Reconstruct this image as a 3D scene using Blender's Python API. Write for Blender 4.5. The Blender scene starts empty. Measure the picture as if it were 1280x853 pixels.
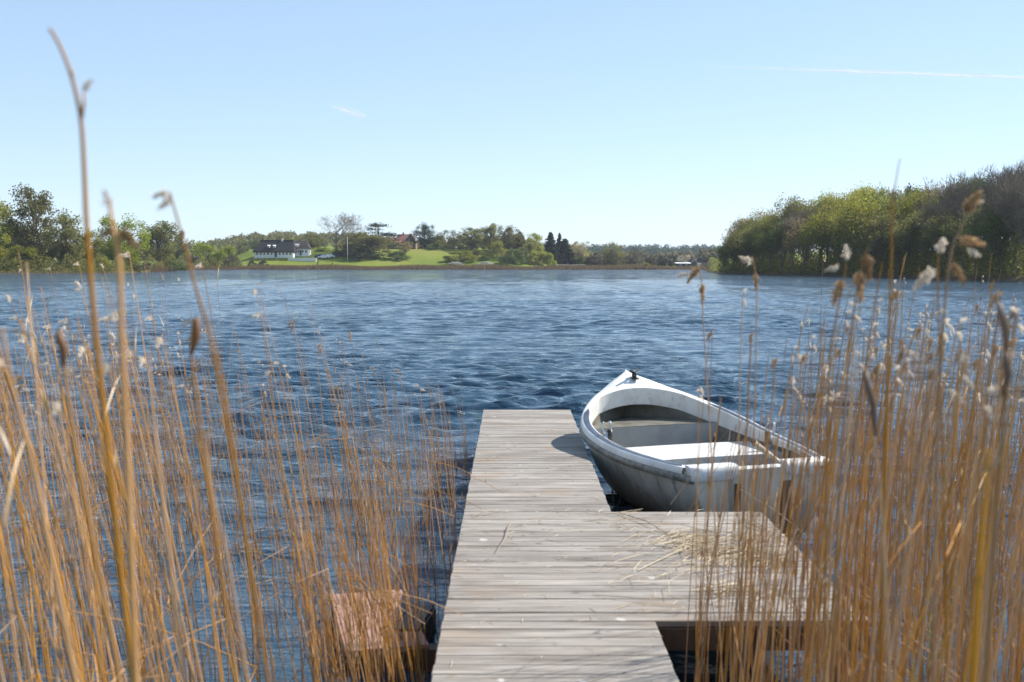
import bpy, math, random
import numpy as np
from mathutils import Vector, Matrix

R = random.Random(11)
N = np.random.default_rng(5)
scene = bpy.context.scene
COL = scene.collection

# ------------------------------------------------------------------ camera numbers
F = 1422.0                       # focal length in pixels of the 1280 px wide photograph
PIT = math.atan(96.5 / F)
CZ = 2.05                        # eye above the water
DZ = 0.45                        # deck above the water


def ray(px, py):
    u = (px - 640) / F
    v = (426.5 - py) / F
    return Vector((u, math.cos(PIT) + v * math.sin(PIT), -math.sin(PIT) + v * math.cos(PIT)))


def at_y(px, py, Y):
    d = ray(px, py)
    return Vector((0, 0, CZ)) + d * (Y / d.y)


def at_z(px, py, z):
    d = ray(px, py)
    return Vector((0, 0, CZ)) + d * ((z - CZ) / d.z)


# ------------------------------------------------------------------ object helpers
def tag(o, label=None, cat=None, group=None, kind=None):
    if label: o['label'] = label
    if cat: o['category'] = cat
    if group: o['group'] = group
    if kind: o['kind'] = kind
    return o


def empty(name, loc=(0, 0, 0), rz=0.0):
    o = bpy.data.objects.new(name, None)
    o.empty_display_size = 0.2
    COL.objects.link(o)
    o.location = loc
    o.rotation_euler = (0, 0, rz)
    return o


def link_mesh(name, me, parent=None):
    o = bpy.data.objects.new(name, me)
    COL.objects.link(o)
    if parent: o.parent = parent
    return o


def copy_tree(o, parent=None):
    c = o.copy()
    COL.objects.link(c)
    if parent: c.parent = parent
    for ch in o.children:
        copy_tree(ch, c)
    return c


class MB:
    """collects faces; build() links one mesh object"""
    def __init__(s):
        s.v = []; s.f = []

    def add(s, verts, faces):
        k = len(s.v)
        s.v.extend([tuple(p) for p in verts])
        s.f.extend([tuple(i + k for i in f) for f in faces])

    def box(s, c, size, rot=None, bev=0.0):
        x, y, z = size[0] / 2, size[1] / 2, size[2] / 2
        if bev <= 0:
            P = [(-x, -y, -z), (x, -y, -z), (x, y, -z), (-x, y, -z), (-x, -y, z), (x, -y, z), (x, y, z), (-x, y, z)]
            fs = [(3, 2, 1, 0), (4, 5, 6, 7), (0, 1, 5, 4), (1, 2, 6, 5), (2, 3, 7, 6), (3, 0, 4, 7)]
        else:
            b = bev
            P = [(-x, -y, -z), (x, -y, -z), (x, y, -z), (-x, y, -z),
                 (-x, -y, z - b), (x, -y, z - b), (x, y, z - b), (-x, y, z - b),
                 (-x + b, -y + b, z), (x - b, -y + b, z), (x - b, y - b, z), (-x + b, y - b, z)]
            fs = [(3, 2, 1, 0), (8, 9, 10, 11)]
            for a in range(4):
                q = (a + 1) % 4
                fs.append((a, q, 4 + q, 4 + a)); fs.append((4 + a, 4 + q, 8 + q, 8 + a))
        m = rot if rot is not None else Matrix.Identity(3)
        s.add([tuple(m @ Vector(p) + Vector(c)) for p in P], fs)

    def tube(s, pts, rad, n=6, cap=True):
        pts = [Vector(p) for p in pts]
        if not hasattr(rad, '__len__'): rad = [rad] * len(pts)
        rings = []
        k0 = len(s.v)
        for i, p in enumerate(pts):
            a = pts[max(i - 1, 0)]; b = pts[min(i + 1, len(pts) - 1)]
            t = (b - a)
            if t.length < 1e-9: t = Vector((0, 0, 1))
            t.normalize()
            up = Vector((0, 1, 0)) if abs(t.y) < 0.9 else Vector((1, 0, 0))
            u = t.cross(up).normalized(); w = t.cross(u)
            for j in range(n):
                an = 2 * math.pi * j / n
                s.v.append(tuple(p + (u * math.cos(an) + w * math.sin(an)) * rad[i]))
        for i in range(len(pts) - 1):
            for j in range(n):
                q = (j + 1) % n
                s.f.append((k0 + i * n + j, k0 + i * n + q, k0 + (i + 1) * n + q, k0 + (i + 1) * n + j))
        if cap:
            s.f.append(tuple(k0 + j for j in range(n))[::-1])
            e = k0 + (len(pts) - 1) * n
            s.f.append(tuple(e + j for j in range(n)))

    def grid(s, rows, close=False):
        n = len(rows[0]); k = len(s.v)
        for r in rows: s.v.extend([tuple(p) for p in r])
        for i in range(len(rows) - 1):
            for j in range(n if close else n - 1):
                q = (j + 1) % n
                s.f.append((k + i * n + j, k + i * n + q, k + (i + 1) * n + q, k + (i + 1) * n + j))

    def build(s, name, mat, parent=None, smooth=False):
        me = bpy.data.meshes.new(name)
        me.from_pydata(s.v, [], s.f)
        me.materials.append(mat)
        if smooth:
            me.polygons.foreach_set('use_smooth', [True] * len(me.polygons))
        me.update()
        return link_mesh(name, me, parent)


def np_mesh(name, verts, faces, mat, smooth=False):
    """verts (n,3), faces (m,k) numpy"""
    me = bpy.data.meshes.new(name)
    m, k = faces.shape
    me.vertices.add(len(verts)); me.vertices.foreach_set('co', np.ascontiguousarray(verts, dtype=np.float32).ravel())
    me.loops.add(m * k); me.loops.foreach_set('vertex_index', np.ascontiguousarray(faces, dtype=np.int32).ravel())
    me.polygons.add(m); me.polygons.foreach_set('loop_start', np.arange(0, m * k, k, dtype=np.int32))
    me.polygons.foreach_set('use_smooth', np.full(m, smooth))
    me.materials.append(mat)
    me.update(calc_edges=True)
    return me


# ------------------------------------------------------------------ materials
class NT:
    def __init__(s, name):
        s.m = bpy.data.materials.new(name)
        s.m.use_nodes = True
        s.t = s.m.node_tree
        s.b = s.t.nodes['Principled BSDF']
        s.out = s.t.nodes['Material Output']

    def n(s, typ, **kw):
        nd = s.t.nodes.new(typ)
        for k, v in kw.items():
            if k.startswith('_'): setattr(nd, k[1:], v)
            else: nd.inputs[k.replace('__', ' ')].default_value = v
        return nd

    def l(s, a, b): s.t.links.new(a, b)

    def coords(s, scale=(1, 1, 1), world=False):
        mp = s.n('ShaderNodeMapping'); mp.inputs['Scale'].default_value = scale
        if world:
            g = s.n('ShaderNodeNewGeometry'); s.l(g.outputs['Position'], mp.inputs['Vector'])
        else:
            c = s.n('ShaderNodeTexCoord'); s.l(c.outputs['Object'], mp.inputs['Vector'])
        return mp.outputs['Vector']

    def noise(s, vec, scale, detail=4, rough=0.55):
        nd = s.n('ShaderNodeTexNoise', Scale=scale, Detail=detail, Roughness=rough)
        s.l(vec, nd.inputs['Vector'])
        return nd.outputs['Fac']

    def ramp(s, fac, stops):
        r = s.n('ShaderNodeValToRGB')
        el = r.color_ramp.elements
        while len(el) < len(stops): el.new(0.5)
        for e, (p, c) in zip(el, stops):
            e.position = p
            e.color = (c, c, c, 1) if not hasattr(c, '__len__') else (*c, 1)
        s.l(fac, r.inputs['Fac'])
        return r.outputs['Color']

    def mix(s, fac, a, b, mode='MIX'):
        m = s.n('ShaderNodeMix', _data_type='RGBA', _blend_type=mode)
        for sock, val in ((m.inputs['Factor'], fac), (m.inputs['A'], a), (m.inputs['B'], b)):
            if hasattr(val, 'is_output'): s.l(val, sock)
            elif hasattr(val, '__len__'): sock.default_value = (*val, 1)
            else: sock.default_value = val if sock.type == 'VALUE' else (val, val, val, 1)
        return m.outputs['Result']

    def math(s, op, a, b=0.0):
        m = s.n('ShaderNodeMath', _operation=op)
        for i, val in enumerate((a, b)):
            if hasattr(val, 'is_output'): s.l(val, m.inputs[i])
            else: m.inputs[i].default_value = val
        return m.outputs[0]

    def bump(s, h, strength, dist):
        b = s.n('ShaderNodeBump', Strength=strength, Distance=dist)
        s.l(h, b.inputs['Height']); s.l(b.outputs['Normal'], s.b.inputs['Normal'])
        return b


def m_simple(name, c1, c2, scale=8, rough=0.7, bump=0.0, stretch=(1, 1, 1), metal=0.0, spec=0.4):
    k = NT(name)
    v = k.coords(stretch)
    f = k.noise(v, scale)
    k.l(k.ramp(f, [(0.3, c1), (0.7, c2)]), k.b.inputs['Base Color'])
    k.b.inputs['Roughness'].default_value = rough
    k.b.inputs['Metallic'].default_value = metal
    k.b.inputs['Specular IOR Level'].default_value = spec
    if bump: k.bump(f, bump, 0.01)
    return k.m


def m_leaf(name, c1, c2, trans=0.35, rough=0.6, hue=0.028):
    k = NT(name)
    g = k.n('ShaderNodeNewGeometry')
    o = k.n('ShaderNodeObjectInfo')
    c = k.mix(g.outputs['Random Per Island'], c1, c2)
    hs = k.n('ShaderNodeHueSaturation')
    k.l(c, hs.inputs['Color'])
    k.l(k.math('ADD', k.math('MULTIPLY', o.outputs['Random'], hue), 0.5 - hue / 2), hs.inputs['Hue'])
    k.l(k.math('ADD', k.math('MULTIPLY', o.outputs['Random'], 0.6), 0.72), hs.inputs['Value'])
    k.l(hs.outputs['Color'], k.b.inputs['Base Color'])
    k.b.inputs['Roughness'].default_value = rough
    k.b.inputs['Specular IOR Level'].default_value = 0.25
    tr = k.n('ShaderNodeBsdfTranslucent'); k.l(hs.outputs['Color'], tr.inputs['Color'])
    ms = k.n('ShaderNodeMixShader', Fac=trans)
    k.l(k.b.outputs[0], ms.inputs[1]); k.l(tr.outputs[0], ms.inputs[2]); k.l(ms.outputs[0], k.out.inputs['Surface'])
    return k.m


def mat_deck():
    k = NT('weathered_boards')
    g = k.n('ShaderNodeNewGeometry')
    rnd = g.outputs['Random Per Island']
    v = k.coords((1, 1, 1))
    # shift the grain of every board
    off = k.n('ShaderNodeVectorMath', _operation='ADD')
    cmb = k.n('ShaderNodeCombineXYZ')
    k.l(k.math('MULTIPLY', rnd, 37.0), cmb.inputs['X'])
    k.l(v, off.inputs[0]); k.l(cmb.outputs[0], off.inputs[1])
    mp = k.n('ShaderNodeMapping'); mp.inputs['Scale'].default_value = (2.2, 45, 30)
    k.l(off.outputs[0], mp.inputs['Vector'])
    fine = k.noise(mp.outputs[0], 1.0, 6, 0.65)
    mp2 = k.n('ShaderNodeMapping'); mp2.inputs['Scale'].default_value = (1.6, 9, 9)
    k.l(off.outputs[0], mp2.inputs['Vector'])
    big = k.noise(mp2.outputs[0], 1.3, 5, 0.6)
    base = k.ramp(fine, [(0.24, (0.155, 0.133, 0.114)), (0.5, (0.285, 0.260, 0.233)), (0.8, (0.42, 0.392, 0.36))])
    board = k.ramp(rnd, [(0.0, (0.84, 0.825, 0.81)), (0.5, (0.97, 0.955, 0.94)), (1.0, (1.09, 1.065, 1.04))])
    c = k.mix(1.0, base, board, 'MULTIPLY')
    st = k.ramp(big, [(0.34, (0.62, 0.58, 0.55)), (0.52, (1, 1, 1)), (0.72, (1.22, 1.20, 1.16))])
    c = k.mix(0.85, c, st, 'MULTIPLY')
    # brown wear patches
    pt = k.noise(v, 2.1, 3, 0.5)
    c = k.mix(k.ramp(pt, [(0.58, 0.0), (0.72, 0.45)]), c, (0.27, 0.19, 0.125))
    # pale droppings
    sp = k.noise(v, 9.0, 2, 0.4)
    c = k.mix(k.ramp(sp, [(0.735, 0.0), (0.77, 0.5)]), c, (0.62, 0.6, 0.56))
    # knots and cracks
    vo = k.n('ShaderNodeTexVoronoi', Scale=1.0); mp3 = k.n('ShaderNodeMapping'); mp3.inputs['Scale'].default_value = (5, 12, 5)
    k.l(off.outputs[0], mp3.inputs['Vector']); k.l(mp3.outputs[0], vo.inputs['Vector'])
    c = k.mix(k.ramp(vo.outputs['Distance'], [(0.03, 0.7), (0.1, 0.0)]), c, (0.1, 0.075, 0.055))
    k.l(c, k.b.inputs['Base Color'])
    k.b.inputs['Roughness'].default_value = 0.72
    k.b.inputs['Specular IOR Level'].default_value = 0.3
    k.bump(fine, 0.55, 0.006)
    return k.m


def mat_water():
    k = NT('lake_water')
    v = k.coords((1, 1, 1), world=True)
    mp = k.n('ShaderNodeMapping'); mp.inputs['Scale'].default_value = (0.55, 1.0, 1.0)
    k.l(v, mp.inputs['Vector'])
    a = k.noise(mp.outputs[0], 3.2, 3, 0.55)
    b = k.noise(mp.outputs[0], 13.0, 3, 0.55)
    c = k.noise(mp.outputs[0], 0.7, 3, 0.5)
    # wind calms between the reeds close to the bank
    sep = k.n('ShaderNodeSeparateXYZ'); k.l(v, sep.inputs[0])
    mr = k.n('ShaderNodeMapRange'); k.l(sep.outputs['Y'], mr.inputs['Value'])
    for nm, val in (('From Min', 5.0), ('From Max', 14.0), ('To Min', 0.3), ('To Max', 1.0)): mr.inputs[nm].default_value = val
    h = k.math('ADD', k.math('MULTIPLY', a, WB[0]), k.math('MULTIPLY', b, WB[1]))
    h = k.math('ADD', h, k.math('MULTIPLY', c, WB[2]))
    h = k.math('MULTIPLY', h, mr.outputs[0])
    # gusts roughen the surface in patches, more open water carries more chop
    mp5 = k.n('ShaderNodeMapping'); mp5.inputs['Scale'].default_value = (0.06, 0.16, 1.0); k.l(v, mp5.inputs['Vector'])
    gust = k.ramp(k.noise(mp5.outputs[0], 1.0, 5, 0.6), [(0.3, 0.45), (0.7, 1.5)])
    h = k.math('MULTIPLY', h, gust)
    mp6 = k.n('ShaderNodeMapping'); mp6.inputs['Scale'].default_value = (0.32, 0.035, 1.0); k.l(v, mp6.inputs['Vector'])
    h = k.math('MULTIPLY', h, k.ramp(k.noise(mp6.outputs[0], 1.0, 3, 0.6), [(0.42, 0.5), (0.58, 1.6)]))
    far = k.n('ShaderNodeMapRange'); k.l(sep.outputs['Y'], far.inputs['Value'])
    for nm, val in (('From Min', 40.0), ('From Max', 220.0), ('To Min', 1.0), ('To Max', 1.7)): far.inputs[nm].default_value = val
    h = k.math('MULTIPLY', h, far.outputs[0])
    k.bump(h, 1.0, 1.0)
    k.b.inputs['Base Color'].default_value = (0.028, 0.062, 0.098, 1)
    k.b.inputs['Roughness'].default_value = 0.06
    k.b.inputs['IOR'].default_value = 1.333
    return k.m


WB = (0.075, 0.045, 0.10)
M = {}
M['deck'] = mat_deck()
M['beam'] = m_simple('wet_timber', (0.035, 0.022, 0.015), (0.10, 0.06, 0.035), 14, 0.6, 0.3, (1, 1, 0.3))
M['pink'] = m_simple('pink_boards', (0.27, 0.15, 0.12), (0.38, 0.235, 0.195), 7, 0.8, 0.2, (2, 0.6, 1))
M['darkbox'] = m_simple('soaked_boards', (0.03, 0.026, 0.024), (0.09, 0.075, 0.07), 12, 0.55, 0.3, (1, 4, 1))
M['water'] = mat_water()
def mat_gel(name):
    k = NT(name)
    v = k.coords((1, 1, 1))
    c = k.ramp(k.noise(v, 4, 5), [(0.3, (0.60, 0.59, 0.555)), (0.65, (0.78, 0.775, 0.75))])
    c = k.mix(k.ramp(k.noise(v, 11, 6, 0.7), [(0.56, 0.0), (0.70, 0.6)]), c, (0.33, 0.30, 0.235))
    mp = k.n('ShaderNodeMapping'); mp.inputs['Scale'].default_value = (30, 6, 6); k.l(v, mp.inputs['Vector'])
    c = k.mix(k.ramp(k.noise(mp.outputs[0], 2.0, 4), [(0.62, 0.0), (0.72, 0.4)]), c, (0.22, 0.20, 0.17))
    k.l(c, k.b.inputs['Base Color']); k.b.inputs['Roughness'].default_value = 0.42
    return k.m


M['gel'] = mat_gel('weathered_gelcoat')
M['thwart'] = mat_gel('worn_seat_paint')
M['rub'] = m_simple('grey_rub_rail', (0.10, 0.10, 0.08), (0.30, 0.29, 0.25), 22, 0.45, 0.15)
M['strip'] = m_simple('slate_blue_strip', (0.045, 0.055, 0.08), (0.08, 0.095, 0.13), 10, 0.28)
M['black'] = m_simple('black_plastic', (0.012, 0.012, 0.013), (0.03, 0.03, 0.032), 20, 0.4)
M['steel'] = m_simple('galvanised_steel', (0.45, 0.46, 0.48), (0.62, 0.63, 0.65), 20, 0.3, metal=0.9)
M['pad'] = m_simple('brown_varnished_board', (0.12, 0.055, 0.03), (0.27, 0.15, 0.085), 9, 0.55, 0.2, (4, 4, 0.5))
M['oarwood'] = m_simple('pale_oar_wood', (0.42, 0.31, 0.20), (0.58, 0.46, 0.33), 20, 0.5)
M['bark'] = m_simple('grey_bark', (0.09, 0.078, 0.062), (0.19, 0.165, 0.135), 3, 0.9)
M['twig'] = m_simple('bare_twigs', (0.14, 0.108, 0.075), (0.25, 0.20, 0.145), 3, 0.9)
M['wall'] = m_simple('white_limewash', (0.70, 0.70, 0.68), (0.80, 0.80, 0.78), 2, 0.85)
M['thatch'] = m_simple('black_thatch', (0.010, 0.010, 0.012), (0.026, 0.025, 0.028), 3, 0.85)
M['brownroof'] = m_simple('brown_roof', (0.06, 0.045, 0.04), (0.12, 0.09, 0.075), 2, 0.85)
M['redroof'] = m_simple('red_roof_tiles', (0.21, 0.085, 0.06), (0.33, 0.14, 0.10), 3, 0.85)
M['brick'] = m_simple('brown_brick', (0.17, 0.10, 0.075), (0.27, 0.16, 0.12), 6, 0.9)
M['glass'] = m_simple('dark_window_glass', (0.02, 0.025, 0.03), (0.05, 0.055, 0.065), 2, 0.12)
M['barn'] = m_simple('blue_black_cladding', (0.03, 0.04, 0.06), (0.055, 0.068, 0.095), 3, 0.7)
M['greyroof'] = m_simple('pale_sheet_roof', (0.42, 0.42, 0.42), (0.55, 0.55, 0.55), 3, 0.6)
M['carpaint'] = m_simple('silver_paint', (0.55, 0.56, 0.58), (0.62, 0.63, 0.65), 3, 0.3, metal=0.3)
M['carblue'] = m_simple('dark_blue_paint', (0.03, 0.04, 0.07), (0.05, 0.06, 0.09), 3, 0.3)
M['tyre'] = m_simple('tyre_rubber', (0.012, 0.012, 0.012), (0.02, 0.02, 0.02), 9, 0.8)
M['pole'] = m_simple('white_pole_paint', (0.74, 0.74, 0.72), (0.8, 0.8, 0.78), 4, 0.5)
M['rail'] = m_simple('bleached_rail', (0.55, 0.54, 0.50), (0.70, 0.69, 0.65), 4, 0.8)

GREENS = {
    'yellow': ((0.199, 0.214, 0.027), (0.335, 0.305, 0.061)),
    'fresh': ((0.163, 0.200, 0.019), (0.305, 0.297, 0.042)),
    'olive': ((0.135, 0.147, 0.035), (0.261, 0.243, 0.076)),
    'dark': ((0.065, 0.093, 0.025), (0.144, 0.170, 0.047)),
    'bud': ((0.206, 0.158, 0.065), (0.334, 0.253, 0.117)),
    'fir': ((0.012, 0.029, 0.016), (0.029, 0.054, 0.027)),
    'pine': ((0.024, 0.044, 0.022), (0.055, 0.076, 0.037)),
    'grey': ((0.104, 0.098, 0.061), (0.165, 0.152, 0.104)),
    'blossom': ((0.40, 0.38, 0.36), (0.62, 0.60, 0.58)),
}
for g, (a, b) in GREENS.items():
    M['leaf_' + g] = m_leaf('leaves_' + g, a, b, 0.55)


def mat_reed(name, c1, c2, wet=True):
    k = NT(name)
    g = k.n('ShaderNodeNewGeometry'); o = k.n('ShaderNodeObjectInfo')
    v = k.coords((60, 60, 5))
    f = k.noise(v, 1.0, 3)
    c = k.mix(f, c1, c2)
    r = k.math('FRACT', k.math('ADD', g.outputs['Random Per Island'], o.outputs['Random']))
    hs = k.n('ShaderNodeHueSaturation'); k.l(c, hs.inputs['Color'])
    k.l(k.math('ADD', k.math('MULTIPLY', r, 0.75), 0.58), hs.inputs['Value'])
    k.l(k.math('ADD', k.math('MULTIPLY', k.math('FRACT', k.math('MULTIPLY', r, 7.3)), 0.40), 0.72), hs.inputs['Saturation'])
    c = hs.outputs['Color']
    if wet:   # stems are soaked and blackened where they leave the water
        sep = k.n('ShaderNodeSeparateXYZ'); k.l(g.outputs['Position'], sep.inputs[0])
        c = k.mix(k.ramp(sep.outputs['Z'], [(0.03, 0.85), (0.20, 0.0)]), c, (0.045, 0.035, 0.02))
    k.l(c, k.b.inputs['Base Color'])
    k.b.inputs['Roughness'].default_value = 0.5
    k.b.inputs['Specular IOR Level'].default_value = 0.35
    tr = k.n('ShaderNodeBsdfTranslucent'); k.l(c, tr.inputs['Color'])
    ms = k.n('ShaderNodeMixShader', Fac=0.08)
    k.l(k.b.outputs[0], ms.inputs[1]); k.l(tr.outputs[0], ms.inputs[2]); k.l(ms.outputs[0], k.out.inputs['Surface'])
    return k.m


M['reed'] = mat_reed('dry_reed', (0.40, 0.172, 0.033), (0.60, 0.31, 0.082))
M['reedleaf'] = mat_reed('dry_reed_leaf', (0.42, 0.25, 0.09), (0.58, 0.40, 0.19), False)
M['reedbrown'] = mat_reed('brown_sheath', (0.15, 0.065, 0.022), (0.30, 0.14, 0.05), False)
M['fluff'] = m_leaf('seed_fluff', (0.62, 0.52, 0.40), (0.86, 0.79, 0.69), 0.45, 0.6, 0.0)
M['fluffbrown'] = m_leaf('brown_seed_fluff', (0.30, 0.18, 0.085), (0.50, 0.34, 0.18), 0.35, 0.6, 0.0)
M['straw'] = m_leaf('bleached_straw', (0.36, 0.27, 0.16), (0.70, 0.60, 0.45), 0.15, 0.6, 0.0)
M['shoot'] = m_leaf('green_shoot', (0.10, 0.17, 0.015), (0.22, 0.27, 0.03), 0.4)
M['fringe'] = m_leaf('far_reeds', (0.17, 0.105, 0.052), (0.30, 0.205, 0.11), 0.2)


def mat_ground():
    k = NT('meadow')
    v = k.coords((1, 1, 1), world=True)
    f = k.noise(v, 0.02, 5, 0.6)
    f2 = k.noise(v, 0.6, 4, 0.6)
    c = k.ramp(f, [(0.30, (0.10, 0.145, 0.016)), (0.52, (0.165, 0.20, 0.03)), (0.72, (0.24, 0.225, 0.065))])
    c = k.mix(0.6, c, k.ramp(f2, [(0.3, (0.72, 0.72, 0.7)), (0.7, (1.15, 1.12, 1.1))]), 'MULTIPLY')
    # bare muddy rim by the water
    sep = k.n('ShaderNodeSeparateXYZ'); k.l(v, sep.inputs[0])
    c = k.mix(k.ramp(sep.outputs['Z'], [(0.35, 1.0), (0.9, 0.0)]), c, (0.10, 0.075, 0.045))
    k.l(c, k.b.inputs['Base Color'])
    k.b.inputs['Roughness'].default_value = 0.95
    k.b.inputs['Specular IOR Level'].default_value = 0.1
    return k.m


M['ground'] = mat_ground()

# ------------------------------------------------------------------ water
def make_water():
    ys = [0.2]
    while ys[-1] < 150: ys.append(ys[-1] + 0.032 * (1 + ys[-1] / 18))
    while ys[-1] < 1200: ys.append(ys[-1] * 1.05)
    ys = np.array([-40.0, -10.0, -2.0] + ys)
    ncol = 800
    s = np.linspace(-1, 1, ncol)
    s = s * (0.55 + 0.45 * np.abs(s) ** 3)
    half = np.where(ys < 150, 7 + np.abs(ys) * 1.1, 7 + 165 + (ys - 150) * 1.1)
    X = s[None] * half[:, None]; Y = np.repeat(ys[:, None], ncol, 1)
    Z = np.zeros_like(X)
    rng = np.random.default_rng(3)
    wind = math.radians(-97)
    for i in range(80):
        lam = 0.22 * (2.0 / 0.22) ** (i / 79.0)
        th = wind + rng.normal() * 0.34
        k = 2 * math.pi / lam
        amp = 0.0068 * lam ** 0.80 * (1.0 if lam < 1.1 else (1.1 / lam) ** 1.3)
        ph = rng.random() * 6.28
        arg = k * (X * math.cos(th) + Y * math.sin(th)) + ph
        wob = 0.9 * np.sin(0.21 * k * (X * math.sin(th) - Y * math.cos(th)) + ph * 3)
        w = np.sin(arg + wob)
        w = w + 0.34 * np.cos(2 * (arg + wob))          # sharper crests
        # short waves fade where the sheet gets too coarse to carry them
        cell = np.maximum(0.032 * (1 + Y / 18), half[:, None] * 2 / ncol)
        fade = np.clip((lam / cell - 3.0) / 3.0, 0, 1)
        Z += amp * w * fade
    gust = 0.8 + 0.35 * np.sin(0.23 * Y + 0.11 * X + 1) * np.sin(0.13 * X - 0.07 * Y)
    calm = np.clip((Y - 3.0) / 9.0, 0.12, 1.0)
    far = np.clip((420 - Y) / 200, 0, 1)
    Z *= gust * calm * far
    n = len(ys)
    idx = np.arange(n * ncol).reshape(n, ncol)
    faces = np.stack([idx[:-1, :-1], idx[:-1, 1:], idx[1:, 1:], idx[1:, :-1]], -1).reshape(-1, 4)
    me = np_mesh('water', np.stack([X, Y, Z], -1).reshape(-1, 3), faces, M['water'], True)
    o = link_mesh('water', me)
    tag(o, 'wind ruffled dark blue lake water', kind='structure')


make_water()

# ------------------------------------------------------------------ terrain
SH_PX = np.array([-2600, -400, 0, 150, 200, 245, 300, 600, 880, 884, 900, 1000, 1100, 1200, 1280, 1500, 3500])
SH_D = np.array([150, 225, 243, 250, 300, 405, 412, 416, 412, 300, 228, 205, 178, 156, 133, 105, 70.])


def shore(px): return np.interp(px, SH_PX, SH_D)


def smooth(a, b, x):
    t = np.clip((x - a) / (b - a), 0, 1)
    return t * t * (3 - 2 * t)


def height(px, d):
    px = np.asarray(px, float); d = np.asarray(d, float)
    e = d - shore(px)
    bank = np.where(e < 0, np.maximum(e * 0.05, -1.5), np.minimum(e * 0.12, 0.5))
    hillk = smooth(255, 330, px) * (1 - smooth(640, 700, px))
    rise = np.clip((e - 6) * 0.155, 0, 7.2) * hillk
    low = np.clip(e * 0.006, 0, 3.0) * (e > 0)
    lefthill = 11 * smooth(620, 1000, d) * (1 - smooth(430, 560, px)) * (e > 0)
    farhill = 12 * smooth(900, 1500, d) * smooth(430, 560, px)
    wood = 2.0 * smooth(0, 50, e) * smooth(880, 930, px)
    return bank + rise + low + lefthill + farhill + wood


def gp(px, d):
    """a point of the ground seen along picture column px, d metres ahead"""
    return Vector(((px - 640) / F * d, d, float(height(px, d))))


def make_terrain():
    pxs = np.concatenate([np.linspace(-2600, -200, 25), np.linspace(-180, 1500, 220), np.linspace(1540, 3400, 25)])
    ds = [55.0]
    while ds[-1] < 6000:
        d = ds[-1]
        ds.append(d + (3 if d < 520 else d * 0.03))
    ds = np.array(ds)
    PX, D = np.meshgrid(pxs, ds)
    Z = height(PX, D)
    X = (PX - 640) / F * D
    n, m = PX.shape
    idx = np.arange(n * m).reshape(n, m)
    faces = np.stack([idx[:-1, :-1], idx[:-1, 1:], idx[1:, 1:], idx[1:, :-1]], -1).reshape(-1, 4)
    me = np_mesh('terrain', np.stack([X, D, Z], -1).reshape(-1, 3), faces, M['ground'], True)
    tag(link_mesh('terrain', me), 'green meadow slope behind the far shore', kind='structure')


make_terrain()

# ------------------------------------------------------------------ sprinkle of small blades
def cards(name, cen, size, mat, rng, aspect=0.6, normal_bias=None, up=None):
    """many small four-cornered leaves, one mesh; cen (n,3), size (n,)"""
    n = len(cen)
    a = rng.normal(size=(n, 3)); a /= np.linalg.norm(a, axis=1)[:, None]
    if up is not None: a = a * (1 - up) + np.array([0, 0, 1.0]) * up * np.sign(rng.normal(size=(n, 1)) + 2.0)
    a /= np.linalg.norm(a, axis=1)[:, None]
    b = rng.normal(size=(n, 3))
    if normal_bias is not None: b = b + 0
    b -= (a * b).sum(1)[:, None] * a; b /= np.linalg.norm(b, axis=1)[:, None]
    a = a * size[:, None] * 0.5; b = b * size[:, None] * 0.5 * aspect
    v = np.stack([cen - a, cen + b, cen + a, cen - b], 1).reshape(-1, 3)
    f = np.arange(n * 4).reshape(n, 4)
    return np_mesh(name, v, f, mat)


# ------------------------------------------------------------------ trees
def rvec(r, s=1.0): return Vector((r.gauss(0, s), r.gauss(0, s), r.gauss(0, s)))


def grow(mb, r, p, d, L, rad, level, maxl, tips, spread, up, kids, minsides=3):
    nseg = 3 if level < 2 else 2
    pts = [p]; rads = [rad]
    q = p.copy(); dd = d.copy()
    for i in range(nseg):
        dd = (dd + rvec(r, 0.10 + 0.05 * level) + Vector((0, 0, up * 0.12))).normalized()
        q = q + dd * (L / nseg)
        pts.append(q.copy()); rads.append(rad * (1 - 0.5 * (i + 1) / nseg))
    mb.tube(pts, rads, 5 if level == 0 else (4 if level == 1 else 3), cap=False)
    if level >= maxl:
        tips.append((q, dd, level)); return
    nk = kids[min(level, len(kids) - 1)]
    for i in range(nk):
        t = r.uniform(0.45, 1.0) if level > 0 else r.uniform(0.38, 1.0)
        k = min(int(t * nseg), nseg - 1)
        fr = t * nseg - k
        s = pts[k].lerp(pts[k + 1], fr)
        an = r.uniform(0, 2 * math.pi)
        side = dd.orthogonal().normalized()
        side = Matrix.Rotation(an, 3, dd) @ side
        nd = (dd * (1 - spread) + side * spread * r.uniform(0.7, 1.3) + Vector((0, 0, up * 0.3))).normalized()
        grow(mb, r, s, nd, L * r.uniform(0.55, 0.78), rads[k] * 0.6, level + 1, maxl, tips, spread, up, kids)
    grow(mb, r, q, dd, L * 0.6, rads[-1], level + 1, maxl, tips, spread, up, kids)


PROTO = {}


def proto(kind, trunk_mb, crown_me, bark='bark'):
    t = bpy.data.meshes.new(kind + '_trunk'); t.from_pydata(trunk_mb.v, [], trunk_mb.f); t.materials.append(M[bark])
    t.polygons.foreach_set('use_smooth', [True] * len(t.polygons)); t.update()
    PROTO.setdefault(kind, []).append((t, crown_me))


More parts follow.
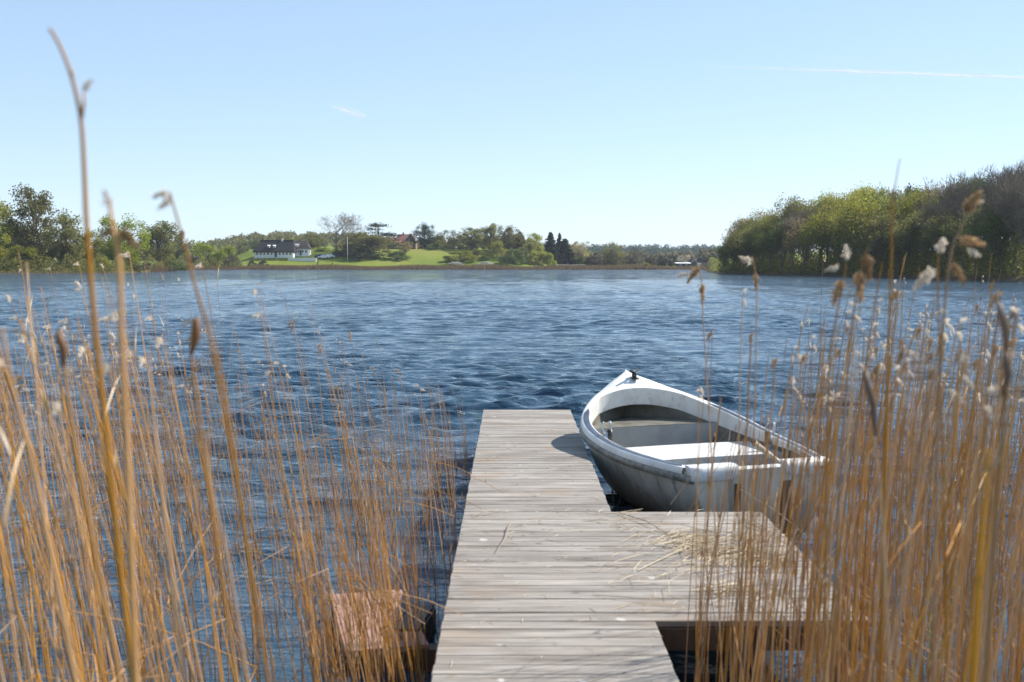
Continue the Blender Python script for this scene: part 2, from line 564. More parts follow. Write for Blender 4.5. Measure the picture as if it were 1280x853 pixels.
def tree_broad(seed, dense=1.0, spread=0.6, up=0.5, kind='broad', nleaf=46, rad=0.85):
    r = random.Random(seed); g = np.random.default_rng(seed)
    mb = MB(); tips = []
    grow(mb, r, Vector((0, 0, -0.2)), Vector((0, 0, 1)), 4.6, 0.26, 0, 3, tips, spread, up, (6, 4, 3))
    P = np.array([tuple(t[0]) for t in tips])
    mx = P[:, 2].max(); 
    n = int(nleaf * dense)
    c = np.repeat(P, n, 0) + g.normal(size=(len(P) * n, 3)) * rad * np.array([.62, .62, .5]) 
    c = c[c[:, 2] > 1.0]
    sc = 10.0 / np.percentile(c[:, 2], 99.5)
    c *= sc; mb.v = [(x * sc, y * sc, z * sc) for x, y, z in mb.v]
    me = cards('crown', c, g.uniform(0.16, 0.38, len(c)), M['leaf_olive'], g)
    proto(kind, mb, me)


def tree_bare(seed, kind='bare', spread=0.5, up=0.65):
    r = random.Random(seed)
    mb = MB(); tips = []
    grow(mb, r, Vector((0, 0, -0.2)), Vector((0, 0, 1)), 4.2, 0.22, 0, 4, tips, spread, up, (5, 4, 3, 3))
    zs = max(v[2] for v in mb.v); sc = 10.0 / zs
    mb.v = [(x * sc, y * sc, z * sc) for x, y, z in mb.v]
    # fine twig haze at the tips
    tw = MB()
    for (p, d, l) in tips:
        for i in range(3):
            e = p + (d + rvec(r, 0.5) + Vector((0, 0, 0.35))).normalized() * r.uniform(0.35, 0.8)
            tw.tube([p * sc, p.lerp(e, 0.5) * sc + rvec(r, 0.03), e * sc], [0.018, 0.014, 0.008], 3, cap=False)
    me = bpy.data.meshes.new('twigs'); me.from_pydata(tw.v, [], tw.f); me.materials.append(M['twig']); me.update()
    proto(kind, mb, me, 'twig')


def tree_forest(seed):
    """tall, drawn-up tree of a dense stand: leafy all the way down its open side"""
    r = random.Random(seed); g = np.random.default_rng(seed)
    mb = MB(); tips = []
    for k in range(2):
        grow(mb, r, Vector((r.uniform(-.4, .4), r.uniform(-.4, .4), -0.2)), Vector((r.uniform(-.1, .1), r.uniform(-.1, .1), 1)).normalized(), 5.6, 0.17, 0, 3, tips, 0.5, 0.55, (8, 4, 3))
    P = np.array([tuple(t[0]) for t in tips])
    c = np.repeat(P, 22, 0) + g.normal(size=(len(P) * 22, 3)) * 0.5
    sc = 10.0 / np.percentile(c[:, 2], 99.5)
    c *= sc; mb.v = [(x * sc, y * sc, z * sc) for x, y, z in mb.v]
    # low skirt of shoots round the foot
    k = 900
    an = g.uniform(0, 6.28, k); rr = np.sqrt(g.random(k)) * 2.2; zz = g.random(k) ** 1.3 * 5.0
    c2 = np.stack([np.cos(an) * rr, np.sin(an) * rr, zz], -1) + g.normal(size=(k, 3)) * .25
    c = np.concatenate([c, c2]); c = c[c[:, 2] > 0.02]
    me = cards('crown', c, g.uniform(0.14, 0.34, len(c)), M['leaf_olive'], g)
    proto('forest', mb, me)


def tree_bush(seed):
    r = random.Random(seed); g = np.random.default_rng(seed)
    mb = MB(); cl = []
    for i in range(34):
        an = r.uniform(0, 6.28); el = r.uniform(0.0, 1.45)
        rr = r.uniform(0.65, 1.0)
        p = Vector((math.cos(an) * math.cos(el) * 5.0 * rr, math.sin(an) * math.cos(el) * 5.0 * rr, 1.0 + math.sin(el) * 7.6 * rr))
        cl.append(p)
        mb.tube([(p.x * .06, p.y * .06, -0.2), (p.x * .5, p.y * .5, p.z * .55), tuple(p)], [0.12, 0.07, 0.02], 4, cap=False)
    P = np.array([tuple(p) for p in cl])
    n = 170
    dv = g.normal(size=(len(P) * n, 3)); dv /= np.linalg.norm(dv, axis=1)[:, None]
    c = np.repeat(P, n, 0) + dv * (g.random((len(P) * n, 1)) ** 0.45) * np.repeat(g.uniform(1.0, 1.9, len(P)), n)[:, None]
    c = c[c[:, 2] > 0.05]
    me = cards('crown', c, g.uniform(0.25, 0.6, len(c)), M['leaf_olive'], g)
    proto('bush', mb, me)


def tree_fir(seed):
    r = random.Random(seed); g = np.random.default_rng(seed)
    mb = MB(); mb.tube([(0, 0, -.2), (0, 0, 5), (0, 0, 10)], [0.22, 0.13, 0.02], 5, cap=False)
    cen = []
    z = 0.9
    while z < 9.8:
        L = (10.1 - z) * 0.27 + 0.12
        for i in range(9):
            an = r.uniform(0, 6.28); l = L * r.uniform(0.7, 1.12)
            e = (math.cos(an) * l, math.sin(an) * l, z - 0.22 * l)
            mb.tube([(0, 0, z), e], [0.035, 0.008], 3, cap=False)
            for k in range(int(14 + 30 * l)):
                t = r.uniform(0.1, 1.0) ** .7
                cen.append((e[0] * t + r.gauss(0, .12), e[1] * t + r.gauss(0, .12), z + (e[2] - z) * t + r.gauss(0, .1)))
        z += 0.42
    c = np.array(cen)
    me = cards('crown', c, g.uniform(0.22, 0.5, len(c)), M['leaf_fir'], g)
    proto('fir', mb, me)


def tree_pine(seed):
    r = random.Random(seed); g = np.random.default_rng(seed)
    mb = MB(); mb.tube([(0, 0, -.2), (.15, 0, 4), (-.1, .1, 7), (0, 0, 9.6)], [0.3, 0.22, 0.15, 0.04], 6, cap=False)
    cen = []
    for i in range(40):
        z = r.uniform(2.0, 9.5); L = 3.1 * math.sqrt(max(.06, 1 - ((z - 4.6) / 5.4) ** 2)) * r.uniform(0.5, 1.1)
        an = r.uniform(0, 6.28)
        e = Vector((math.cos(an) * L, math.sin(an) * L, z + r.uniform(-.2, .5)))
        mb.tube([(0, 0, z - .3), tuple(e)], [0.08, 0.02], 4, cap=False)
        for k in range(110):
            cen.append((e.x + r.gauss(0, .55), e.y + r.gauss(0, .55), e.z + r.gauss(0, .30)))
    c = np.array(cen)
    me = cards('crown', c, g.uniform(0.2, 0.42, len(c)), M['leaf_pine'], g)
    proto('pine', mb, me)


def tree_round(seed, kind='broad', nc=58, n=150, cs=1.0):
    r = random.Random(seed); g = np.random.default_rng(seed)
    mb = MB(); mb.tube([(0, 0, -.3), (.1, 0, 2.2), (0, .1, 5), (.05, 0, 8.2)], [.30, .24, .16, .04], 7, cap=False)
    C = []; Rr = []
    for i in range(nc):
        an = r.uniform(0, 6.28); v = r.uniform(-1, 1); rr = r.uniform(.45, 1.0)
        q = math.sqrt(1 - v * v)
        wob = 1 + .22 * math.sin(an * 2 + seed) + .15 * math.sin(an * 3 + seed * 2 + v * 3)
        p = Vector((math.cos(an) * q * 3.5 * rr * wob, math.sin(an) * q * 3.5 * rr * wob, 4.6 + v * 4.5 * rr * (1 + .12 * math.sin(an + seed))))
        C.append(tuple(p)); Rr.append(r.uniform(.7, 1.25))
        st = max(1.2, p.z - 2.2)
        mb.tube([(0, 0, st), tuple(Vector((p.x * .5, p.y * .5, (st + p.z) / 2 + .2))), tuple(p)], [.10, .06, .015], 4, cap=False)
    C = np.array(C); Rr = np.array(Rr) * cs
    dv = g.normal(size=(len(C) * n, 3)); dv /= np.linalg.norm(dv, axis=1)[:, None]
    c = np.repeat(C, n, 0) + dv * g.random((len(C) * n, 1)) ** .5 * np.repeat(Rr, n)[:, None]
    c = c[c[:, 2] > .3]
    c[:, 2] *= 10.0 / np.percentile(c[:, 2], 99.7)
    proto(kind, mb, cards('crown', c, g.uniform(.16, .40, len(c)), M['leaf_olive'], g))


for s in (3, 4, 5): tree_round(s)
for s in (13, 14): tree_round(s, 'open', 64, 60, .9)
for s in (21, 22): tree_bare(s)
for s in (24, 25, 26): tree_bare(s, 'barewood', 0.34, 0.95)
for s in (31, 32, 33, 34): tree_forest(s)
for s in (41, 42, 43): tree_bush(s)
tree_fir(51); tree_pine(61)
KINDNAME = {'broad': 'broadleaf_tree', 'open': 'budding_tree', 'bare': 'bare_tree', 'barewood': 'bare_tree', 'forest': 'woodland_tree', 'bush': 'bush', 'fir': 'fir_tree', 'pine': 'pine_tree'}


def plant(kind, color, loc, h, w, label, cat=None, group=None, var=None):
    """h = height, w = width in metres"""
    lst = PROTO[kind]
    t, c = lst[R.randrange(len(lst)) if var is None else var % len(lst)]
    root = empty(KINDNAME[kind], loc, R.uniform(0, 6.28))
    base_w = {'broad': 8.5, 'open': 8.0, 'bare': 7.0, 'barewood': 5.2, 'forest': 6.0, 'bush': 12.0, 'fir': 4.2, 'pine': 6.2}[kind]
    base_h = 10.0
    root.scale = (w / base_w, w / base_w, h / base_h)
    tag(root, label, cat or ('bush' if kind == 'bush' else 'tree'), group)
    link_mesh('stems' if kind == 'bush' else 'trunk', t, root)
    co = link_mesh('twigs' if kind.startswith('bare') else 'crown', c, root)
    if not kind.startswith('bare'):
        co.material_slots[0].link = 'OBJECT'
        co.material_slots[0].material = M['leaf_' + color]
    return root


def plant_px(kind, color, px, top, base_d, wpx, label, group=None, cat=None, sink=0.0, var=None):
    g = gp(px, base_d)
    ztop = CZ + (330 - top) / F * base_d
    h = max(ztop - g.z, 1.0)
    g.z -= sink
    return plant(kind, color, g, h + sink, wpx / F * base_d * (1.28 if kind != 'bush' else 1.16), label, cat, group, var)


# trees of the left headland
for a in [
    ('broad', 'yellow', -4, 248, 262, 54, 'pale yellow green tree cut by the left edge of the picture', 0),
    ('broad', 'olive', 45, 235, 268, 66, 'tall olive tree rising highest on the left headland', 0),
    ('broad', 'olive', 84, 266, 262, 50, 'olive tree sloping down beside the tallest left tree', 1),
    ('bush', 'fresh', 32, 304, 254, 62, 'bright green round bush at the water below the tallest left tree', 0),
    ('bush', 'yellow', -2, 298, 256, 44, 'yellow green bush left of the bright round bush', 1),
    ('bush', 'olive', 78, 298, 258, 52, 'olive bush on the water right of the bright round bush', 2),
    ('broad', 'fresh', 150, 270, 270, 58, 'green rounded tree behind the tall blurred reed stems', 1),
    ('bush', 'yellow', 131, 318, 258, 24, 'small yellow bush low at the water below the rounded tree', 1),
    ('broad', 'olive', 200, 278, 320, 52, 'dull green tree at the end of the left headland', 2),
    ('bush', 'grey', 172, 312, 275, 36, 'greyish bush at the water on the left headland', 0),
    ('broad', 'dark', 226, 289, 430, 18, 'small dark round tree peeping out behind the headland', 0),
    ('bush', 'dark', 214, 318, 330, 36, 'dark low bush at the tip of the left headland', 2),
    ('bush', 'fresh', 252, 297, 425, 44, 'green bush by the water right of the headland', 1),
    ('bush', 'fresh', 285, 304, 424, 36, 'green bush standing left of the black roofed house', 0),
    ('bush', 'grey', 292, 318, 419, 22, 'leafless grey shrub below the bush left of the house', 2),
    ('bush', 'grey', 238, 315, 418, 30, 'greyish low scrub at the water beyond the headland', 1),
    ('broad', 'olive', 112, 292, 275, 44, 'olive tree filling the gap left of the rounded tree', 0),
    ('broad', 'dark', 15, 275, 285, 46, 'darker green tree behind the pale tree at the left edge', 2),
]:
    plant_px(*a[:6], a[6], var=a[7])

# the far shore: trees and bushes from left to right
for a in [
    ('broad', 'olive', 355, 295, 520, 26, 'pale tree behind the black thatched roof', 0),
    ('broad', 'dark', 330, 300, 560, 40, 'dark tree behind the left end of the thatched house', 1),
    ('broad', 'olive', 390, 292, 470, 26, 'leafy tree between the thatched house and the bare tree', 1),
    ('bush', 'fresh', 404, 309, 462, 22, 'light green bush right of the thatched house', 0),
    ('bare', 'bud', 422, 269, 455, 44, 'big bare round crowned tree beside the flagpole', 0),
    ('bush', 'dark', 437, 302, 450, 40, 'dark bush below the big bare tree', 1),
    ('broad', 'olive', 462, 291, 446, 62, 'broad olive tree right of the flagpole', 2),
    ('bush', 'dark', 452, 306, 441, 44, 'dark green bush filling the foot of the broad olive tree', 2),
    ('pine', 'pine', 474, 280, 478, 30, 'ragged pine standing above the broad olive tree', 0),
    ('bush', 'dark', 496, 313, 440, 34, 'dark round bush at the left foot of the green meadow', 2),
    ('open', 'bud', 507, 302, 452, 17, 'thin brown tree in front of the brick house', 0),
    ('broad', 'pine', 531, 280, 478, 30, 'dense dark pine right of the brick house', 1),
    ('bush', 'yellow', 551, 291, 492, 26, 'yellow tree right of the dense pine', 1),
    ('bush', 'dark', 547, 303, 468, 26, 'clipped dark hedge bush at the top of the meadow', 0),
    ('open', 'grey', 567, 288, 490, 32, 'pale bare tree on the hilltop above the meadow', 1),
    ('bush', 'olive', 566, 305, 474, 40, 'olive shrub under the pale hilltop tree', 1),
    ('broad', 'olive', 590, 285, 468, 36, 'grey green tree at the right edge of the meadow', 0),
    ('bush', 'fresh', 577, 311, 436, 44, 'green bush at the water with white blossom under it', 1),
    ('bush', 'blossom', 570, 327, 428, 20, 'white blossoming low shrub at the right foot of the meadow', 0),
    ('bush', 'blossom', 608, 327, 428, 22, 'greyish blossoming shrub near the water between two bushes', 2),
    ('broad', 'olive', 613, 280, 466, 28, 'tall rounded tree left of the dense domed tree', 2),
    ('bush', 'fresh', 596, 311, 445, 34, 'green bush behind the greyish blossoming shrub', 0),
    ('broad', 'olive', 637, 283, 462, 34, 'dense domed tree highest in the grove right of the meadow', 1),
    ('fir', 'fir', 650, 290, 468, 16, 'dark fir close beside the dense domed tree', 0),
    ('bush', 'yellow', 622, 300, 444, 34, 'yellow green tree in front of the grove', 2),
    ('bush', 'dark', 640, 308, 432, 36, 'dark round bush at the water below the grove', 1),
    ('bush', 'olive', 660, 301, 442, 32, 'olive shrub right of the dark round bush', 0),
    ('broad', 'yellow', 668, 292, 462, 28, 'light green tree left of the dark firs', 0),
    ('bush', 'yellow', 672, 310, 436, 34, 'yellow green bush at the water left of the firs', 1),
    ('bush', 'fresh', 686, 315, 433, 20, 'bright green bush at the start of the white rail', 2),
    ('fir', 'fir', 688, 291, 466, 22, 'dark fir tallest of the group above the white rail', 0),
    ('fir', 'fir', 699, 292, 474, 14, 'slim dark fir squeezed behind two wider firs', 0),
    ('fir', 'fir', 706, 299, 458, 26, 'broad dark fir right of the tallest fir', 0),
    ('open', 'bud', 724, 302, 460, 30, 'brown budding tree right of the firs', 1),
    ('bush', 'dark', 726, 318, 445, 14, 'small dark shrub at the end of the white rail', 0),
    ('bush', 'grey', 745, 316, 440, 34, 'grey brown scrub between the rail and the lone tree', 1),
    ('open', 'olive', 767, 303, 432, 28, 'lone olive tree standing near the water by the marsh', 0),
    ('broad', 'olive', 765, 312, 436, 20, 'lower leafy tree joined to the lone olive tree', 2),
    ('bare', 'bud', 795, 309, 425, 10, 'thin bare tree by the little landing stage', 1),
    ('bush', 'yellow', 808, 328, 417, 13, 'yellow willow shrub at the water by the landing stage', 0),
    ('bush', 'grey', 790, 318, 480, 40, 'grey scrub behind the thin bare tree', 2),
    ('broad', 'grey', 827, 317, 500, 28, 'rounded greyish tree left of the blue black barn', 0),
    ('bush', 'olive', 845, 321, 520, 30, 'olive shrub behind the pale shed', 1),
    ('bush', 'bud', 812, 321, 520, 26, 'brownish shrub behind the yellow willow', 2),
    ('broad', 'olive', 876, 318, 520, 26, 'olive tree behind the blue black barn', 1),
    ('bush', 'grey', 330, 324, 421, 14, 'grey shrub at the water below the thatched house', 0),
    ('bush', 'grey', 316, 325, 420, 12, 'low scrub at the water left of the thatched house', 2),
]:
    plant_px(*a[:6], a[6], var=a[7])

# the wood on the right bank
OUT_PX = [880, 893, 905, 930, 960, 990, 1030, 1060, 1110, 1140, 1165, 1200, 1240, 1280, 1420]
OUT_TOP = [332, 312, 296, 274, 262, 251, 248, 239, 243, 239, 233, 214, 203, 199, 190]


def make_wood():
    spots = []
    px = 888.0
    while px < 1330:
        spots.append((px, 0)); px += R.uniform(13, 18)
    px = 905.0
    while px < 1330:
        spots.append((px, 1)); px += R.uniform(15, 21)
    px = 930.0
    while px < 1330:
        spots.append((px, 2)); px += R.uniform(17, 24)
    px = 1080.0
    while px < 1330:
        spots.append((px, 3)); px += R.uniform(17, 24)
    for px, row in spots:
        if px > 1200 and row == 3: continue
        d = float(shore(px)) + 3.5 + row * R.uniform(7.5, 9.5) + R.uniform(0, 2)
        top = float(np.interp(px, OUT_PX, OUT_TOP)) + R.gauss(0, 3.5)
        if row == 0: top += R.uniform(10, 34) * (330 - top) / 100
        if row == 1: top += R.uniform(2, 12)
        if px < 912: col, kind = 'bud', 'open' if row else 'barewood'
        elif px < 975: col, kind = R.choice(['olive', 'bud', 'dark', 'olive', 'fresh']), 'forest'
        elif px < 1025: col, kind = R.choice(['bud', 'olive', 'dark']), R.choice(['forest', 'forest', 'barewood'])
        elif px < 1110: col, kind = R.choice(['yellow', 'olive', 'yellow', 'fresh']), 'forest'
        elif px < 1170: col, kind = R.choice(['olive', 'dark', 'bud', 'fresh']), R.choice(['forest', 'forest', 'barewood'])
        else:
            col, kind = R.choice(['dark', 'olive']), R.choice(['barewood', 'barewood', 'barewood', 'forest'])
            if kind == 'forest': top += 25
        where = 'at the low left tip of the wood' if px < 912 else ('in the left part of the wood' if px < 1025 else ('in the middle of the wood' if px < 1170 else 'in the tall right part of the wood'))
        look = {'barewood': 'leafless grey brown tree', 'open': 'thin budding tree', 'forest': {'olive': 'olive green tree', 'bud': 'brownish budding tree', 'dark': 'dark green tree', 'yellow': 'yellow green tree', 'fresh': 'fresh green tree'}[col]}[kind]
        rowt = 'at the water ' if row == 0 else 'further back '
        lab = f'{look} standing {rowt}{where}'
        w = {'barewood': 6.4, 'open': 6.0, 'forest': 6.2}[kind] * R.uniform(0.85, 1.2)
        if px < 912: w *= 0.6
        g = gp(px, d)
        h = max(CZ + (330 - top) / F * d - g.z, 2.0)
        plant(kind, col, g, h, w, lab, 'tree', f'{look}s {rowt}{where}')


make_wood()
plant_px('pine', 'pine', 1136, 235, 205, 22, 'dark pine top showing above the middle of the wood')


def undergrowth():
    """shrubs and saplings under the wood, one mass"""
    g = np.random.default_rng(9)
    n = 60000
    px = g.uniform(886, 1360, n)
    d = shore(px) + 0.8 + g.random(n) * 26
    z = height(px, d) + g.random(n) ** 1.8 * (2.2 + 2.0 * np.sin(px * 0.11) ** 2 + np.sin(px * 0.37)) - 0.1
    z = z + smooth(1080, 1200, px) * g.random(n) * 3.0
    c = np.stack([(px - 640) / F * d, d, np.maximum(z, 0.05)], -1)
    me = cards('undergrowth', c, g.uniform(0.16, 0.42, n), M['leaf_olive'], g)
    tag(link_mesh('undergrowth', me), 'tangled olive undergrowth along the water under the wood', 'undergrowth', kind='stuff')


undergrowth()


def left_scrub():
    g = np.random.default_rng(19)
    n = 26000
    px = np.concatenate([g.uniform(-160, 205, n - 7000), g.uniform(195, 300, 7000)])
    d = shore(px) + 0.3 + g.random(n) * 14
    z = height(px, d) + g.random(n) ** 1.6 * (2.0 + 1.6 * np.sin(px * 0.09) ** 2 + .9 * np.sin(px * 0.31)) - 0.1
    c = np.stack([(px - 640) / F * d, d, np.maximum(z, 0.05)], -1)
    me = cards('shore_scrub', c, g.uniform(0.2, 0.5, n), M['leaf_olive'], g)
    tag(link_mesh('shore_scrub', me), 'low olive scrub along the water of the left headland', 'undergrowth', kind='stuff')


left_scrub()


def far_reeds():
    g = np.random.default_rng(10)
    n = 26000
    px = g.uniform(190, 884, n)
    d = shore(px) - 2.5 + g.random(n) * 8.0
    h = g.uniform(0.9, 1.9, n) * (0.75 + 0.3 * np.sin(px * 0.05) * np.sin(px * 0.017))
    w = g.uniform(0.05, 0.16, n)
    x = (px - 640) / F * d; z0 = np.maximum(height(px, d), -0.1)
    lean = g.normal(size=n) * 0.15
    v = np.stack([np.stack([x - w, d, z0], -1), np.stack([x + w, d + w * g.normal(size=n), z0], -1), np.stack([x + lean, d, z0 + h], -1)], 1).reshape(-1, 3)
    me = np_mesh('far_reeds', v, np.arange(n * 3).reshape(n, 3), M['fringe'])
    tag(link_mesh('far_reeds', me), 'brown reed fringe along the far shore', 'reeds', kind='stuff')


far_reeds()


def far_woods():
    """distant wooded ridges, one mass of crowns each side"""
    g = np.random.default_rng(12)
    def mass(name, label, p0, p1, d0, d1, n, h0, h1, mat):
        px = g.uniform(p0, p1, n); d = g.uniform(d0, d1, n)
        h = g.uniform(h0, h1, n); w = h * g.uniform(0.28, 0.45, n)
        base = height(px, d)
        x = (px - 640) / F * d
        k = 70
        dv = g.normal(size=(n * k, 3)); dv /= np.linalg.norm(dv, axis=1)[:, None]
        dv *= g.random((n * k, 1)) ** 0.3
        c = np.repeat(np.stack([x, d, base + h * 0.55], -1), k, 0) + dv * np.repeat(np.stack([w, w, h * 0.47], -1), k, 0)
        me = cards(name, c, g.uniform(1.0, 2.6, n * k), mat, g)
        tag(link_mesh(name, me), label, 'wood', kind='stuff')
    mass('distant_wood', 'bluish wooded ridge far behind the marsh', 660, 980, 1000, 1560, 700, 6, 13, M['leaf_fir'])
    mass('hill_wood', 'grey green hedged hill far behind the thatched house', 120, 560, 640, 1080, 620, 4, 9, M['leaf_olive'])
    mass('hill_scrub', 'olive woodland filling the hilltop behind the meadow', 545, 735, 505, 590, 70, 4, 8, M['leaf_olive'])
    mass('marsh_scrub', 'grey green scrub of the marsh below the wooded ridge', 700, 900, 450, 900, 420, 3, 7, M['leaf_grey'])


far_woods()

# ------------------------------------------------------------------ houses and other far things
def prism(mb, x0, x1, y0, y1, z0, z1, hip=0.0):
    """gable roof, ridge along x; hip cuts the ridge ends"""
    ym = (y0 + y1) / 2
    P = [(x0, y0, z0), (x1, y0, z0), (x1, y1, z0), (x0, y1, z0), (x0 + hip, ym, z1), (x1 - hip, ym, z1)]
    mb.add(P, [(0, 1, 5, 4), (2, 3, 4, 5), (1, 2, 5), (3, 0, 4), (3, 2, 1, 0)])


def window(root, x, y, z, w, h, face=-1):
    f = MB(); t = 0.07
    for cx, cz, sx, sz in ((0, h / 2, w, t), (0, -h / 2, w, t), (-w / 2, 0, t, h - t - .004), (w / 2, 0, t, h - t - .004), (0, 0, t * .7, h - t - .004)):
        f.box((x + cx, y, z + cz), (sx, 0.10, sz))
    fo = f.build('window', M['pole'], root)
    p = MB(); p.box((x, y + 0.02, z), (w - t, 0.03, h - t)); p.build('pane', M['glass'], fo)
    return fo


def thatched_house():
    c = gp(345, 444)
    r = empty('thatched_house', c)
    tag(r, 'long white house with black thatched roof on the far shore', 'house')
    W, D, H = 15.0, 7.0, 2.2
    b = MB(); b.box((0, 0, H / 2 - 0.3), (W, D, H + 0.6)); b.build('wall', M['wall'], r)
    f = MB()
    # half hipped thatch with thick eaves
    x0, x1, y0, y1, z0, z1 = -W / 2 - .5, W / 2 + .5, -D / 2 - .55, D / 2 + .55, H - .35, H + 4.3
    P = [(x0, y0, z0), (x1, y0, z0), (x1, y1, z0), (x0, y1, z0), (x0, y0, z0 + .4), (x1, y0, z0 + .4), (x1, y1, z0 + .4), (x0, y1, z0 + .4),
         (x0 + 2.4, 0, z1), (x1 - .9, 0, z1)]
    f.add(P, [(3, 2, 1, 0), (0, 1, 5, 4), (1, 2, 6, 5), (2, 3, 7, 6), (3, 0, 4, 7), (4, 5, 9, 8), (6, 7, 8, 9), (5, 6, 9), (7, 4, 8)])
    f.tube([(x0 + 2.3, 0, z1 + .02), (x1 - .8, 0, z1 + .02)], .22, 6)
    rf = f.build('roof', M['thatch'], r)
    for x in (-1.9, 0.2):
        s = MB()
        zc = H + 1.75; yc = -D / 2 + 1.15
        s.box((x, yc, zc), (0.8, 1.3, 0.75)); prism(s, x - .55, x + .55, yc - .7, yc + .7, zc + .378, zc + .8)
        d = s.build('dormer', M['wall'], rf)
        q = MB(); q.box((x, yc - .66, zc), (.5, .04, .5)); q.build('pane', M['glass'], d)
    for x in (-6.3, -4.9, -3.5, -2.1, -.7, 2.4, 3.8, 5.2, 6.6): window(r, x, -D / 2 - .03, 1.35, .75, .95)
    dr = MB(); dr.box((.9, -D / 2 - .03, 1.05), (.95, .08, 2.1)); dr.build('door', M['barn'], r)
    ch = MB(); ch.box((2.8, 0, H + 4.3), (.7, .7, 1.1)); ch.box((2.8, 0, H + 4.9), (.85, .85, .12)); ch.build('chimney', M['wall'], rf)


def annex():
    c = gp(375, 449)
    r = empty('annex_house', c)
    tag(r, 'small white annex with brown hipped roof right of the thatched house', 'house')
    W, D, H = 8.2, 5.5, 2.6
    b = MB(); b.box((0, 0, H / 2 - .3), (W, D, H + .6)); b.build('wall', M['wall'], r)
    f = MB(); prism(f, -W / 2 - .4, W / 2 + .4, -D / 2 - .4, D / 2 + .4, H - .1, H + 3.2, 1.6); rf = f.build('roof', M['brownroof'], r)
    s = MB(); s.box((-1.2, -D / 2 + 1.1, H + .95), (2.6, 1.6, .8)); prism(s, -2.7, .3, -D / 2 + .2, -D / 2 + 2.1, H + 1.353, H + 1.9)
    s.build('dormer', M['wall'], rf)
    for x in (-2.9, -1.4, .2, 1.8, 3.1): window(r, x, -D / 2 - .03, 1.5, .75, 1.0)
    dr = MB(); dr.box((1.0, -D / 2 - .03, 1.0), (.8, .08, 2.0)); dr.build('door', M['barn'], r)


thatched_house(); annex()

w = MB(); a, b = gp(362, 436), gp(396, 434)
o = MB()
L = (b - a).length; an = math.atan2(b.y - a.y, b.x - a.x)
o.box((0, 0, .45), (L, .3, 1.3)); o.box((0, 0, 1.13), (L + .1, .4, .06))
wo = o.build('garden_wall', M['wall'])
wo.location = (a + b) / 2; wo.rotation_euler.z = an
tag(wo, 'low white garden wall in front of the annex', 'wall')


def hedge(px0, px1, d, h, th, color, label, sink=0.2):
    g = np.random.default_rng(int(px0))
    a, b = gp(px0, d), gp(px1, d)
    n = int(900 * (b - a).length / 10)
    t = g.random(n)
    c = np.stack([a.x + (b.x - a.x) * t, d + g.uniform(-th / 2, th / 2, n), a.z + (b.z - a.z) * t + g.random(n) ** .7 * h - sink], -1)
    me = cards('hedge', c, g.uniform(.2, .5, n), M['leaf_' + color], g)
    tag(link_mesh('hedge', me), label, 'hedge')


hedge(314, 361, 436, 1.3, 1.2, 'dark', 'dark clipped hedge in front of the thatched house')
hedge(278, 312, 470, 1.8, 1.5, 'dark', 'dark hedge left of the thatched house')


def brick_house():
    c = gp(504, 486)
    r = empty('brick_house', c)
    tag(r, 'brown brick house with red tiled roof on top of the hill', 'house')
    b = MB(); b.box((-1.5, 0, 1.4), (9.5, 6.5, 3.4)); b.box((3.6, -.6, 1.65), (4.4, 7.6, 3.9))
    b.add([(1.4, -4.403, 3.6), (5.8, -4.403, 3.6), (3.6, -4.403, 6.6)], [(0, 1, 2)])
    b.build('wall', M['brick'], r)
    f = MB(); prism(f, -6.7, 1.2, -3.7, 3.7, 3.0, 5.0, .6)
    prism(f, -2.6, 4.0, -2.2, 3.2, 3.9, 6.5, .3)
    rf = f.build('roof', M['redroof'], r)
    g = MB()
    P = [(1.1, -4.6, 3.4), (6.1, -4.6, 3.4), (3.6, -4.6, 6.8), (1.1, 3.4, 3.4), (6.1, 3.4, 3.4), (3.6, 3.4, 6.8)]
    g.add(P, [(0, 3, 5, 2), (1, 2, 5, 4), (3, 4, 5)]); g.build('gable_roof', M['redroof'], r)
    tr = MB()
    tr.tube([(6.2, -4.68, 3.35), (3.6, -4.68, 6.9), (1.0, -4.68, 3.35)], .13, 4); tr.build('gable_trim', M['pole'], r)
    for x, z in ((-4.5, 1.6), (-2.6, 1.6), (-.7, 1.6)): window(r, x, -3.29, z, 1.1, 1.1)
    for x, z in ((2.8, 1.7), (4.4, 1.7), (3.6, 4.4)): window(r, x, -4.44, z, 1.0, 1.1)
    ch = MB(); ch.box((.2, .6, 6.5), (.7, .7, 1.4)); ch.build('chimney', M['brick'], rf)


brick_house()


def barn():
    c = gp(872, 436)
    r = empty('barn', c)
    tag(r, 'blue black barn with gable roof by the far right shore', 'barn')
    b = MB(); b.box((0, 0, .9), (4.6, 6, 2.4))
    b.add([(-2.3, -3.0, 2.1), (2.3, -3.0, 2.1), (0, -3.0, 3.7)], [(0, 1, 2)])
    b.build('wall', M['barn'], r)
    f = MB(); f.add([(-2.7, -3.3, 1.9), (0, -3.3, 3.85), (2.7, -3.3, 1.9), (-2.7, 3.3, 1.9), (0, 3.3, 3.85), (2.7, 3.3, 1.9)], [(0, 1, 4, 3), (1, 2, 5, 4), (3, 4, 5)])
    f.build('roof', M['barn'], r)
    dr = MB(); dr.box((0, -3.05, .85), (1.5, .08, 1.9)); dr.build('door', M['wall'], r)
    c = gp(853, 432)
    r = empty('shed', c)
    tag(r, 'low pale shed with white sheet roof left of the barn', 'shed')
    b = MB(); b.box((0, 0, .7), (5.0, 3.5, 1.8)); b.build('wall', M['barn'], r)
    f = MB(); f.box((0, 0, 1.72), (5.8, 4.3, .18), Matrix.Rotation(.07, 3, 'X')); f.build('roof', M['wall'], r)
    for x in (-1.2, 1.2): window(r, x, -1.78, .9, .9, .7)


barn()


